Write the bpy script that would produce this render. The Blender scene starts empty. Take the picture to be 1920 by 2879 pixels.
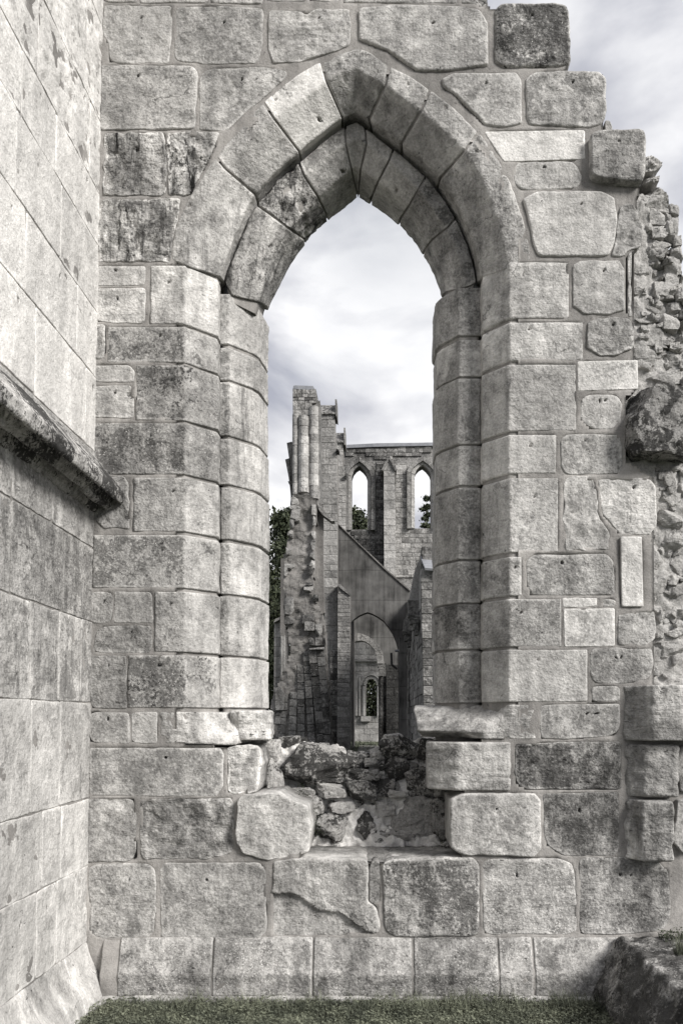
import bpy, math, random
import numpy as np
from mathutils import Vector, noise, Matrix

R = math.radians
scene = bpy.context.scene
COL = scene.collection
random.seed(11)

# ------------------------------------------------------------------ camera, sky, sun
CAMH, CD = 1.64, 4.66            # eye height, distance of the camera from the front wall plane (y = 0)
FPX = 2240.0                     # focal length in photo pixels (photo 1920 x 2879)
PX0, PY0 = 1060.0, 2020.0        # principal point (camera is level, lens shifted)
cam_d = bpy.data.cameras.new("camera")
cam = bpy.data.objects.new("camera", cam_d)
COL.objects.link(cam)
cam.location = (0, -CD, CAMH)
cam.rotation_euler = (R(90), 0, 0)
cam_d.sensor_fit = 'VERTICAL'
cam_d.sensor_height = 36.0
cam_d.lens = 36.0 * FPX / 2879.0
cam_d.shift_x = (960 - PX0) / 2879.0
cam_d.shift_y = (PY0 - 1439.5) / 2879.0
cam_d.clip_end = 800
cam_d.clip_start = 0.05
scene.camera = cam

SUN_EL, SUN_AZ = R(33), R(129)     # azimuth measured from +Y towards +X
world = bpy.data.worlds.new("World")
scene.world = world
world.use_nodes = True
nt = world.node_tree
nt.nodes.clear()
wo = nt.nodes.new('ShaderNodeOutputWorld')
bg = nt.nodes.new('ShaderNodeBackground')
sky = nt.nodes.new('ShaderNodeTexSky')
sky.sky_type = 'NISHITA'
sky.sun_disc = False
sky.sun_elevation = SUN_EL
sky.sun_rotation = SUN_AZ
sky.dust_density = 2.0
bg.inputs['Strength'].default_value = 0.1
tc = nt.nodes.new('ShaderNodeTexCoord')
def wn(t, **kw):
    n = nt.nodes.new(t)
    for k, v in kw.items():
        n.inputs[k].default_value = v
    return n
def wmap(loc, scl):
    m = nt.nodes.new('ShaderNodeMapping')
    m.inputs['Location'].default_value = loc
    m.inputs['Scale'].default_value = scl
    nt.links.new(tc.outputs['Generated'], m.inputs[0])
    return m
m1 = wmap((1.15, 0.1, 0.33), (1.0, 1.0, 1.9))
n1 = wn('ShaderNodeTexNoise', Scale=2.1, Detail=8.0, Roughness=0.52, Distortion=0.25)
nt.links.new(m1.outputs[0], n1.inputs['Vector'])
r1 = nt.nodes.new('ShaderNodeValToRGB')           # where cloud covers the blue
r1.color_ramp.elements[0].position = 0.30
r1.color_ramp.elements[0].color = (0.5, 0.5, 0.5, 1)
r1.color_ramp.elements[1].position = 0.52
nt.links.new(n1.outputs[0], r1.inputs[0])
m2 = wmap((3.3, 0.7, 1.2), (1.0, 1.0, 2.2))
n2 = wn('ShaderNodeTexNoise', Scale=3.0, Detail=9.0, Roughness=0.5, Distortion=0.35)
nt.links.new(m2.outputs[0], n2.inputs['Vector'])
r2 = nt.nodes.new('ShaderNodeValToRGB')           # cloud brightness (sky radiance before the 0.1 strength)
r2.color_ramp.elements[0].position = 0.44
r2.color_ramp.elements[0].color = (3.1, 3.2, 3.7, 1)
r2.color_ramp.elements[1].position = 0.60
r2.color_ramp.elements[1].color = (7.2, 7.2, 7.3, 1)
nt.links.new(n2.outputs[0], r2.inputs[0])
hs = wn('ShaderNodeHueSaturation', Saturation=0.45)
nt.links.new(sky.outputs[0], hs.inputs['Color'])
mx = nt.nodes.new('ShaderNodeMix')
mx.data_type = 'RGBA'
nt.links.new(r1.outputs[0], mx.inputs[0])
nt.links.new(hs.outputs[0], mx.inputs[6])
nt.links.new(r2.outputs[0], mx.inputs[7])
nt.links.new(mx.outputs[2], bg.inputs[0])
nt.links.new(bg.outputs[0], wo.inputs[0])

sun_d = bpy.data.lights.new("sun", 'SUN')
sun_d.energy = 4.0
sun_d.angle = R(20)
sun_d.color = (1.0, 0.975, 0.94)
sun = bpy.data.objects.new("sun", sun_d)
COL.objects.link(sun)
sd = Vector((math.sin(SUN_AZ) * math.cos(SUN_EL), math.cos(SUN_AZ) * math.cos(SUN_EL), math.sin(SUN_EL)))
sun.rotation_euler = sd.to_track_quat('Z', 'Y').to_euler()
sun.location = (3, -6, 12)

scene.view_settings.view_transform = 'Standard'
scene.view_settings.look = 'None'
scene.view_settings.exposure = 0.56
scene.view_settings.gamma = 1.0
scene.view_settings.use_curve_mapping = False
scene.render.engine = 'CYCLES'
scene.cycles.max_bounces = 4
scene.cycles.diffuse_bounces = 3

# ------------------------------------------------------------------ materials
def new_mat(name):
    m = bpy.data.materials.new(name)
    m.use_nodes = True
    t = m.node_tree
    t.nodes.clear()
    return m, t

class NB:
    """tiny node builder"""
    def __init__(s, t): s.t = t
    def L(s, a, b): s.t.links.new(a, b)
    def put(s, sock, v):
        if v is None: return
        if hasattr(v, 'links'): s.L(v, sock)
        else: sock.default_value = v
    def math(s, op, a, b=None, clamp=False):
        n = s.t.nodes.new('ShaderNodeMath'); n.operation = op; n.use_clamp = clamp
        s.put(n.inputs[0], a); s.put(n.inputs[1], b); return n.outputs[0]
    def madd(s, a, b, c):
        n = s.t.nodes.new('ShaderNodeMath'); n.operation = 'MULTIPLY_ADD'
        s.put(n.inputs[0], a); s.put(n.inputs[1], b); n.inputs[2].default_value = c; return n.outputs[0]
    def vmath(s, op, a, b=None):
        n = s.t.nodes.new('ShaderNodeVectorMath'); n.operation = op
        s.put(n.inputs[0], a); s.put(n.inputs[1], b); return n.outputs[0]
    def noise(s, vec, scale, detail=3.0, rough=0.55, dist=0.0):
        n = s.t.nodes.new('ShaderNodeTexNoise')
        s.L(vec, n.inputs['Vector'])
        n.inputs['Scale'].default_value = scale; n.inputs['Detail'].default_value = detail
        n.inputs['Roughness'].default_value = rough; n.inputs['Distortion'].default_value = dist
        return n.outputs[0]
    def mapr(s, v, a, b, c=0.0, d=1.0, smooth=True):
        n = s.t.nodes.new('ShaderNodeMapRange')
        if smooth: n.interpolation_type = 'SMOOTHSTEP'
        s.put(n.inputs[0], v); s.put(n.inputs[1], a); s.put(n.inputs[2], b); s.put(n.inputs[3], c); s.put(n.inputs[4], d)
        return n.outputs[0]
    def attr(s, name):
        n = s.t.nodes.new('ShaderNodeAttribute'); n.attribute_type = 'OBJECT'; n.attribute_name = name
        return n.outputs['Fac']
    def gattr(s, name):
        n = s.t.nodes.new('ShaderNodeAttribute'); n.attribute_type = 'GEOMETRY'; n.attribute_name = name
        return n.outputs['Fac']
    def mix(s, f, a, b):
        n = s.t.nodes.new('ShaderNodeMix'); n.data_type = 'RGBA'
        s.put(n.inputs[0], f); s.put(n.inputs[6], a); s.put(n.inputs[7], b); return n.outputs[2]
    def rgb(s, v, tint):
        n = s.t.nodes.new('ShaderNodeCombineColor')
        for i in range(3): s.put(n.inputs[i], s.math('MULTIPLY', v, tint[i]))
        return n.outputs[0]
    def scale(s, vec, xyz):
        n = s.t.nodes.new('ShaderNodeMapping'); s.L(vec, n.inputs[0]); n.inputs['Scale'].default_value = xyz; return n.outputs[0]
    def out(s, color, bump_h=None, bump_s=1.0, bump_d=0.01, rough=0.92, spec=0.25):
        p = s.t.nodes.new('ShaderNodeBsdfPrincipled')
        s.put(p.inputs['Base Color'], color); p.inputs['Roughness'].default_value = rough
        p.inputs['Specular IOR Level'].default_value = spec
        if bump_h is not None:
            b = s.t.nodes.new('ShaderNodeBump'); s.put(b.inputs['Strength'], bump_s); b.inputs['Distance'].default_value = bump_d
            s.L(bump_h, b.inputs['Height']); s.L(b.outputs[0], p.inputs['Normal'])
        o = s.t.nodes.new('ShaderNodeOutputMaterial'); s.L(p.outputs[0], o.inputs[0])
        return p

def coords(b, t, world_space=False):
    if world_space:
        g = t.nodes.new('ShaderNodeNewGeometry'); return g.outputs['Position']
    tcn = t.nodes.new('ShaderNodeTexCoord'); oi = t.nodes.new('ShaderNodeObjectInfo')
    c = t.nodes.new('ShaderNodeCombineXYZ')
    b.L(b.math('MULTIPLY', oi.outputs['Random'], 47.3), c.inputs[0])
    b.L(b.math('MULTIPLY', oi.outputs['Random'], 91.7), c.inputs[1])
    b.L(b.math('MULTIPLY', oi.outputs['Random'], 13.1), c.inputs[2])
    return b.vmath('ADD', tcn.outputs['Object'], c.outputs[0])

WARM = (1.0, 0.974, 0.935)

def stone_material(name, k=1.0, world_space=False, bump_d=0.012):
    """weathered limestone; per-stone custom properties tone/dark/speck/streak/rough steer colour, lichen and wear.
    k scales the feature size (1 = near wall, larger = far ruins)"""
    m, t = new_mat(name); b = NB(t)
    co = coords(b, t, world_space)
    tone, dark, speck, streak, rough = (b.attr(a) for a in ('tone', 'dark', 'speck', 'streak', 'rough'))
    big = b.noise(co, 3.2 / k, 3, 0.55, 0.4)
    mid = b.noise(co, 12 / k, 4, 0.6, 0.3)
    fine = b.noise(co, 70 / k, 3, 0.7)
    vfine = b.noise(co, 240 / k, 2, 0.6)
    # base albedo
    v = b.madd(tone, 0.60, 0.10)
    vary = b.madd(rough, 1.25, 0.42)
    v = b.math('ADD', v, b.math('MULTIPLY', b.math('MULTIPLY', b.math('SUBTRACT', big, 0.5), 0.50), vary))
    v = b.math('ADD', v, b.math('MULTIPLY', b.math('MULTIPLY', b.math('SUBTRACT', mid, 0.5), 0.66), vary))
    v = b.math('ADD', v, b.math('MULTIPLY', b.math('SUBTRACT', fine, 0.5), 0.56))
    v = b.math('ADD', v, b.math('MULTIPLY', b.math('SUBTRACT', vfine, 0.5), 0.30))
    v = b.math('MAXIMUM', v, 0.07)
    # grey weathering film in patches, worn off along the arrises, thinner off the front faces
    rim, off_front = b.gattr('rim'), b.gattr('off_front')
    film_n = b.math('ADD', b.math('MULTIPLY', big, 0.55), b.math('MULTIPLY', b.noise(co, 7.5 / k, 4, 0.62, 0.5), 0.45))
    film_n = b.math('ADD', film_n, b.math('MULTIPLY', b.math('SUBTRACT', b.noise(co, 55 / k, 3, 0.7), 0.5), 0.42))
    film_n = b.math('SUBTRACT', film_n, b.math('MULTIPLY', rim, 0.16))
    film_n = b.math('SUBTRACT', film_n, b.math('MULTIPLY', off_front, 0.16))
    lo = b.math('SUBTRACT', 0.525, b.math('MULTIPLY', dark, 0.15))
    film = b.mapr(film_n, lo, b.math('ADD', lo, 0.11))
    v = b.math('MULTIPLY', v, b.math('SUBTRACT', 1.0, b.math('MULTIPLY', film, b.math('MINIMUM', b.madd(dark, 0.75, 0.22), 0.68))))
    v = b.math('ADD', v, b.math('MULTIPLY', b.math('MULTIPLY', rim, mid), 0.08))
    # vertical streaks of run-off
    st = b.noise(b.scale(co, (1, 1, 0.13)), 15 / k, 6, 0.7, 0.6)
    stm = b.math('MULTIPLY', b.mapr(st, 0.50, 0.64), streak)
    v = b.math('MULTIPLY', v, b.math('SUBTRACT', 1.0, b.math('MULTIPLY', stm, 0.75)))
    st2 = b.noise(b.scale(co, (1.3, 1.3, 0.16)), 19 / k, 5, 0.7, 0.5)
    v = b.math('ADD', v, b.math('MULTIPLY', b.math('MULTIPLY', b.mapr(st2, 0.55, 0.7), streak), 0.22))
    # black crust, speckled at its rim
    cr_n = b.math('ADD', b.math('MULTIPLY', b.noise(co, 2.3 / k, 3, 0.6, 0.5), 0.55), b.math('MULTIPLY', b.noise(co, 48 / k, 3, 0.75), 0.45))
    thr = b.math('SUBTRACT', 0.72, b.math('MULTIPLY', dark, 0.25))
    crust = b.mapr(cr_n, thr, b.math('ADD', thr, 0.045))
    crust = b.math('MULTIPLY', crust, b.math('MINIMUM', b.math('MULTIPLY', dark, 2.0), 1.0))
    v = b.math('ADD', b.math('MULTIPLY', v, b.math('SUBTRACT', 1.0, crust)), b.math('MULTIPLY', crust, 0.05))
    # pale lichen specks
    sp = b.noise(co, 105 / k, 3, 0.6)
    area = b.noise(co, 5 / k, 3, 0.55)
    spt = b.math('SUBTRACT', 0.76, b.math('MULTIPLY', b.math('MULTIPLY', area, speck), 0.50))
    spm = b.mapr(sp, spt, b.math('ADD', spt, 0.04))
    spm = b.math('MULTIPLY', spm, b.math('MINIMUM', b.math('MULTIPLY', speck, 3.0), 1.0))
    v = b.math('ADD', b.math('MULTIPLY', v, b.math('SUBTRACT', 1.0, spm)), b.math('MULTIPLY', spm, 0.56))
    # stains that run on across the joints
    g_ = t.nodes.new('ShaderNodeNewGeometry').outputs['Position']
    ws = b.math('ADD', b.math('MULTIPLY', b.noise(b.scale(g_, (1, 1, 0.55)), 1.7 / k, 5, 0.62, 0.6), 0.65), b.math('MULTIPLY', b.noise(b.scale(g_, (1, 1, 0.12)), 9 / k, 4, 0.6), 0.35))
    v = b.math('MULTIPLY', v, b.math('ADD', 1.0, b.math('MULTIPLY', b.math('SUBTRACT', b.mapr(ws, 0.40, 0.60, 0.62, 1.12), 1.0), vary)))
    # hairline cracks
    vo = t.nodes.new('ShaderNodeTexVoronoi'); vo.feature = 'DISTANCE_TO_EDGE'; vo.inputs['Scale'].default_value = 2.4 / k
    wv = t.nodes.new('ShaderNodeTexNoise'); wv.inputs['Scale'].default_value = 6 / k; wv.inputs['Detail'].default_value = 5
    b.L(co, wv.inputs['Vector'])
    b.L(b.vmath('ADD', co, b.vmath('SCALE', wv.outputs['Color'])), vo.inputs['Vector'])
    vo.inputs['Vector'].links[0].from_node.inputs[1].links[0].from_node.inputs['Scale'].default_value = 0.22 * k
    ck = b.math('MULTIPLY', b.mapr(vo.outputs['Distance'], 0.010, 0.0), b.mapr(b.noise(co, 2.6 / k, 2, 0.5), 0.60, 0.66))
    v = b.math('MULTIPLY', v, b.math('SUBTRACT', 1.0, b.math('MULTIPLY', ck, 0.6)))
    # pits and spalls
    pt = b.noise(b.scale(co, (1.0, 1.0, 1.9)), 34 / k, 3, 0.55, 0.8)
    ptm = b.math('MULTIPLY', b.mapr(pt, b.math('SUBTRACT', 0.70, b.math('MULTIPLY', rough, 0.06)), b.math('SUBTRACT', 0.76, b.math('MULTIPLY', rough, 0.06))), b.mapr(b.noise(co, 5.5 / k, 2, 0.5), 0.42, 0.60))
    v = b.math('MULTIPLY', v, b.math('SUBTRACT', 1.0, b.math('MULTIPLY', ptm, 0.75)))
    # small pores
    if k > 1: v = b.math('MULTIPLY', v, 0.66)
    col = b.rgb(v, WARM)
    bed = b.noise(b.scale(co, (0.35, 0.35, 2.2)), 22 / k, 3, 0.6)
    h = b.math('MULTIPLY', mid, 0.9)
    h = b.math('ADD', h, b.math('MULTIPLY', b.noise(co, 38 / k, 3, 0.68), b.madd(rough, 1.0, 0.42)))
    h = b.math('ADD', h, b.math('MULTIPLY', fine, 0.35))
    h = b.math('ADD', h, b.math('MULTIPLY', bed, b.math('MULTIPLY', rough, 0.9)))
    h = b.math('SUBTRACT', h, b.math('MULTIPLY', ptm, 1.3))
    b.out(col, h, 0.9, bump_d * k)
    return m

M_STONE = stone_material("weathered_limestone")
M_FAR = stone_material("distant_limestone", k=6.0, bump_d=0.012)

def mortar_material(name, base, k=1.0):
    m, t = new_mat(name); b = NB(t)
    co = coords(b, t, True)
    v = b.math('ADD', base, b.math('MULTIPLY', b.math('SUBTRACT', b.noise(co, 5 / k, 4, 0.6), 0.5), 0.22))
    v = b.math('ADD', v, b.math('MULTIPLY', b.math('SUBTRACT', b.noise(co, 90 / k, 3, 0.7), 0.5), 0.16))
    ws = b.math('ADD', b.math('MULTIPLY', b.noise(b.scale(co, (1, 1, 0.55)), 1.7 / k, 5, 0.62, 0.6), 0.65), b.math('MULTIPLY', b.noise(b.scale(co, (1, 1, 0.12)), 9 / k, 4, 0.6), 0.35))
    v = b.math('MULTIPLY', v, b.mapr(ws, 0.40, 0.60, 0.62, 1.12))
    v = b.math('MULTIPLY', v, b.mapr(b.noise(co, 42 / k, 4, 0.7, 0.5), 0.60, 0.70, 1.0, 0.55))
    v = b.math('MAXIMUM', v, 0.05)
    h = b.math('ADD', b.noise(co, 30 / k, 5, 0.65), b.math('MULTIPLY', b.noise(co, 160 / k, 3, 0.6), 0.4))
    b.out(b.rgb(v, (1.0, 0.955, 0.905)), h, 0.8, 0.008 * k)
    return m
M_MORTAR = mortar_material("lime_mortar", 0.27)
M_RENDER = mortar_material("old_render", 0.18, 9.0)

def rock_material(name, k=1.0, gain=0.36):
    m, t = new_mat(name); b = NB(t)
    co = coords(b, t, False)
    tone, dark = b.attr('tone'), b.attr('dark')
    mid = b.noise(co, 14 / k, 5, 0.65, 0.5)
    fine = b.noise(co, 80 / k, 4, 0.7)
    v = b.madd(tone, gain, 0.14)
    v = b.math('ADD', v, b.math('MULTIPLY', b.math('SUBTRACT', mid, 0.5), 0.42))
    v = b.math('ADD', v, b.math('MULTIPLY', b.math('SUBTRACT', fine, 0.5), 0.56))
    cr = b.math('ADD', b.math('MULTIPLY', b.noise(co, 9 / k, 4, 0.65, 0.6), 0.6), b.math('MULTIPLY', b.noise(co, 60 / k, 4, 0.75), 0.4))
    thr = b.math('SUBTRACT', 0.66, b.math('MULTIPLY', dark, 0.24))
    crust = b.mapr(cr, thr, b.math('ADD', thr, 0.06))
    v = b.math('MAXIMUM', v, 0.08)
    v = b.math('ADD', b.math('MULTIPLY', v, b.math('SUBTRACT', 1.0, crust)), b.math('MULTIPLY', crust, 0.045))
    h = b.math('ADD', b.noise(co, 28 / k, 6, 0.72, 0.3), b.math('MULTIPLY', fine, 0.3))
    b.out(b.rgb(v, WARM), h, 1.0, 0.02 * k)
    return m
M_ROCK = rock_material("rubble_rock")

def simple_material(name, c1, c2, scale, rough=0.9, bump=0.01):
    m, t = new_mat(name); b = NB(t)
    co = coords(b, t, True)
    n = b.noise(co, scale, 5, 0.65, 0.3)
    n2 = b.noise(co, scale * 7, 3, 0.6)
    f = b.mapr(b.math('ADD', b.math('MULTIPLY', n, 0.7), b.math('MULTIPLY', n2, 0.3)), 0.35, 0.65)
    b.out(b.mix(f, (*c1, 1), (*c2, 1)), n2, 0.7, bump, rough)
    return m
M_SOIL = simple_material("turf_soil", (0.028, 0.034, 0.020), (0.055, 0.065, 0.036), 3.0)
M_GRASS = simple_material("grass_blade", (0.050, 0.056, 0.042), (0.17, 0.18, 0.13), 6.0, 0.7)
M_LEAF = simple_material("leaf", (0.018, 0.024, 0.014), (0.070, 0.080, 0.046), 0.9, 0.7)
M_IVY = simple_material("small_leaf", (0.02, 0.026, 0.016), (0.055, 0.065, 0.038), 30.0, 0.7)
M_BARK = simple_material("bark", (0.05, 0.045, 0.04), (0.12, 0.11, 0.1), 4.0)
M_PATH = simple_material("gravel_path", (0.13, 0.128, 0.12), (0.2, 0.195, 0.185), 5.0)
M_LEAD = simple_material("lead_cover", (0.16, 0.165, 0.18), (0.24, 0.245, 0.26), 2.0, 0.5)
M_IRON = simple_material("dark_iron", (0.02, 0.02, 0.02), (0.05, 0.05, 0.05), 8.0, 0.6)

def concrete_material():
    m, t = new_mat("stained_shade_concrete"); b = NB(t)
    co = coords(b, t, True)
    st = b.noise(b.scale(co, (1, 1, 0.07)), 5.0, 5, 0.65)
    n = b.noise(co, 0.9, 5, 0.6)
    sx = t.nodes.new('ShaderNodeSeparateXYZ'); b.L(co, sx.inputs[0])
    fz = b.math('FRACT', b.math('ADD', b.math('MULTIPLY', sx.outputs[2], 0.62), b.math('MULTIPLY', n, 0.06)))
    seam = b.mapr(fz, 0.035, 0.0)
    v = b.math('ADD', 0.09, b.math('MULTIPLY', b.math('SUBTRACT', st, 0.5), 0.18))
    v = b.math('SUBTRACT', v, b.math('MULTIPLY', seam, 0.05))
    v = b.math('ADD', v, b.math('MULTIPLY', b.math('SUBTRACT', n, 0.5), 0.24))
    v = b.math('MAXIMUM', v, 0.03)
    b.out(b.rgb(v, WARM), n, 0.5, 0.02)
    return m
M_CONC = concrete_material()

# ------------------------------------------------------------------ helpers
S = 1920.0 / 1568.0
def W(x, y, Y=0.0):
    """overview image pixels, back-projected from the camera -> metres on the vertical plane at depth Y"""
    k = (CD + Y) / FPX
    return ((x * S - PX0) * k, Y, CAMH + (PY0 - y * S) * k)
def E(x, y, D):
    """same from full-size image pixels, D = distance from the camera"""
    k = D / FPX
    return ((x - PX0) * k, D - CD, CAMH + (PY0 - y) * k)

def link(o, parent=None):
    COL.objects.link(o)
    if parent is not None: o.parent = parent
    return o
def empty(name, loc, label, cat, group=None):
    o = bpy.data.objects.new(name, None); o.empty_display_size = 0.2
    o.location = loc; link(o)
    o['label'] = label; o['category'] = cat; o['kind'] = 'thing'
    if group: o['group'] = group
    return o
def tag(o, label, cat, group=None):
    o['label'] = label; o['category'] = cat
    if group: o['group'] = group
    return o

def world_loc(o):
    l = Vector((0, 0, 0))
    while o is not None:
        l = l + o.location; o = o.parent
    return l

def mesh_obj(name, verts, faces, mat, parent=None, smooth=True, props=None, pivot=None, flip=False, attrs=None):
    v = np.asarray(verts, dtype=float)
    c = v.mean(axis=0) if pivot is None else np.array(pivot, float)
    me = bpy.data.meshes.new(name)
    if flip: faces = [tuple(reversed(f)) for f in faces]
    me.from_pydata((v - c).tolist(), [], [tuple(f) for f in faces])
    me.materials.append(mat)
    if smooth:
        me.polygons.foreach_set('use_smooth', [True] * len(me.polygons))
    me.update()
    if attrs:
        for k_, arr in attrs.items():
            at_ = me.attributes.new(k_, 'FLOAT', 'POINT'); at_.data.foreach_set('value', np.asarray(arr, dtype=np.float32))
    o = bpy.data.objects.new(name, me)
    p = world_loc(parent) if parent is not None else Vector((0, 0, 0))
    o.location = Vector(c) - p
    if props:
        for k, x in props.items(): o[k] = x
    return link(o, parent)

def rnd(a, b): return random.uniform(a, b)
def props(t=None, d=None, s=None, k=None, r=None):
    return {'tone': float(rnd(0.35, 0.75) if t is None else t), 'dark': float(rnd(0.0, 0.25) if d is None else d),
            'speck': float(rnd(0.0, 0.35) if s is None else s), 'streak': float(rnd(0, 0.2) if k is None else k),
            'rough': float(rnd(0.2, 0.6) if r is None else r)}

def fbm(p, s, o=3):
    return noise.fractal(Vector((p[0] * s, p[1] * s, p[2] * s)), 1.0, 2.0, o)

def surf_noise(p, seed, a, bedding=0.0):
    q = (p[0] + seed, p[1] + seed * 0.7, p[2] - seed)
    h = 0.006 * fbm(q, 4.5, 2) + 0.0022 * fbm(q, 26, 3)
    if a > 0:
        f = fbm(q, 13, 4)
        h += a * (0.010 * f - 0.020 * max(0.0, abs(fbm((q[0] + 5, q[1], q[2]), 8, 3)) - 0.28))
    if bedding < 0:
        z = noise.fractal(Vector((q[0] * 26, q[1] * 8, q[2] * 5)), 1.0, 2.0, 3)
        h += -bedding * (0.007 * z - 0.030 * max(0.0, z - 0.30))
    if bedding > 0:
        z = noise.fractal(Vector((q[0] * 4, q[1] * 4, q[2] * 30)), 1.0, 2.0, 3)
        h += bedding * (0.006 * z - 0.028 * max(0.0, z - 0.42))
    return h

def chaikin(pts, r):
    """round polygon corners with about radius r"""
    out = []
    n = len(pts)
    for i in range(n):
        p0, p1, p2 = np.array(pts[i - 1]), np.array(pts[i]), np.array(pts[(i + 1) % n])
        a, b = p0 - p1, p2 - p1
        la, lb = np.linalg.norm(a), np.linalg.norm(b)
        rr = r * random.choice((0.35, 0.6, 0.9, 1.2, 2.3))
        ra, rb = min(rr * rnd(.7, 1.4), la * 0.42), min(rr * rnd(.7, 1.4), lb * 0.42)
        A, B = p1 + a / la * ra, p1 + b / lb * rb
        for t in (0, 0.25, 0.5, 0.75, 1.0):
            out.append(A * (1 - t) ** 2 + p1 * 2 * t * (1 - t) + B * t * t)
    return np.array(out)

def resample(pts, d, closed=True):
    P = np.array(pts)
    if closed: P = np.vstack([P, P[:1]])
    seg = np.linalg.norm(np.diff(P, axis=0), axis=1)
    L = np.concatenate([[0], np.cumsum(seg)])
    n = max(8, int(round(L[-1] / d)))
    t = np.linspace(0, L[-1], n + 1)
    if closed: t = t[:-1]
    return np.stack([np.interp(t, L, P[:, i]) for i in range(P.shape[1])], axis=1)

def dist_poly(q, P):
    A = P; B = np.roll(P, -1, axis=0)
    d = B - A; L2 = (d ** 2).sum(1) + 1e-12
    out = np.full(len(q), 1e9)
    for i in range(len(A)):
        t = np.clip(((q - A[i]) @ d[i]) / L2[i], 0, 1)
        c = A[i] + t[:, None] * d[i]
        out = np.minimum(out, np.linalg.norm(q - c, axis=1))
    return out

FRONT = lambda a, h, b: (a, -h, b)
STEP = 0.0115

def poly_stone(parent, pts, plane=FRONT, R_=0.008, corner=0.022, out=0.0, depth=0.14, ero=0.0, bed=0.0, hole=True,
               name='stone', mat=None, step=STEP, flip=False, relief=None, edge=1.0, pr=None, **kw):
    """one ashlar block: pts in plane coordinates (metres), rounded and worn front, straight sides going back"""
    seed = rnd(0, 900)
    P = resample(chaikin(pts, corner * rnd(0.7, 1.5)), step)
    c = P.mean(axis=0)
    P2 = P.copy()
    amp = 0.0035 * edge + 0.006 * ero
    for i, p in enumerate(P):
        d = (p - c) / (np.linalg.norm(p - c) + 1e-9)
        P2[i] = p + d * (amp * fbm((p[0] + seed, seed, p[1]), 14, 3) + 0.005 * edge * fbm((p[0] + seed, seed, p[1]), 4, 2) + 0.0005)
    P = P2
    rbar = np.linalg.norm(P - c, axis=1).mean()
    ins = [0, 0.003, 0.007, 0.012, 0.019]
    while ins[-1] + step * 1.05 < rbar * 0.94: ins.append(ins[-1] + step * 1.05)
    n = len(P)
    Q = np.vstack([c + (P - c) * (1 - i / rbar) for i in ins] + [c[None]])
    D = dist_poly(Q, P)
    D[:n] = 0
    Rr = R_ * rnd(0.5, 0.85)
    holes = []
    if hole:
        x0, z0 = P.min(0); x1, z1 = P.max(0)
        holes.append((c[0] + rnd(-0.14, 0.14) * (x1 - x0), z1 - (z1 - z0) * rnd(0.16, 0.3)))
        if random.random() < 0.12: holes.append((holes[0][0] + rnd(0.03, 0.09), holes[0][1] + rnd(-.01, .01)))
    verts = []
    back = [(*p, -depth) for p in (c + (P - c) * 0.985)]
    for i in range(len(Q)):
        a, b_ = Q[i]
        d = D[i]
        h = out
        if d < Rr:
            u = Rr - d
            h -= Rr - math.sqrt(max(Rr * Rr - u * u, 0))
        w = plane(a, 0, b_)
        h += surf_noise(w, seed, ero, bed) * min(1.0, 0.35 + d / 0.03)
        if relief is not None: h += relief(a, b_)
        verts.append([a, b_, h])
    # drill holes: push the nearest vertex in
    V = np.array(verts)
    for hx, hz in holes:
        dd = np.hypot(V[:, 0] - hx, V[:, 1] - hz)
        V[dd < 0.0065, 2] -= 0.05
        V[dd.argmin(), 2] -= 0.03
    rimv = np.concatenate([np.clip(1 - D / 0.022, 0, 1), np.ones(len(back))])
    allv = [plane(a, h, b_) for a, b_, h in V] + [plane(a, h, b_) for a, b_, h in back]
    F = []
    rings = len(ins)
    for r in range(rings - 1):
        for i in range(n):
            j = (i + 1) % n
            F.append((r * n + i, r * n + j, (r + 1) * n + j, (r + 1) * n + i))
    ci = rings * n
    for i in range(n):
        F.append(((rings - 1) * n + i, (rings - 1) * n + (i + 1) % n, ci))
    b0 = ci + 1
    for i in range(n):
        j = (i + 1) % n
        F.append((b0 + i, b0 + j, j, i))
    F.append(tuple(range(b0 + n - 1, b0 - 1, -1)))
    # orientation: polygons given clockwise or not
    area = 0.5 * np.sum(P[:, 0] * np.roll(P[:, 1], -1) - np.roll(P[:, 0], -1) * P[:, 1])
    fl = (area < 0) != flip
    return mesh_obj(name, allv, F, mat or M_STONE, parent, True, pr or props(**kw), flip=fl, attrs={'rim': rimv})

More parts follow.
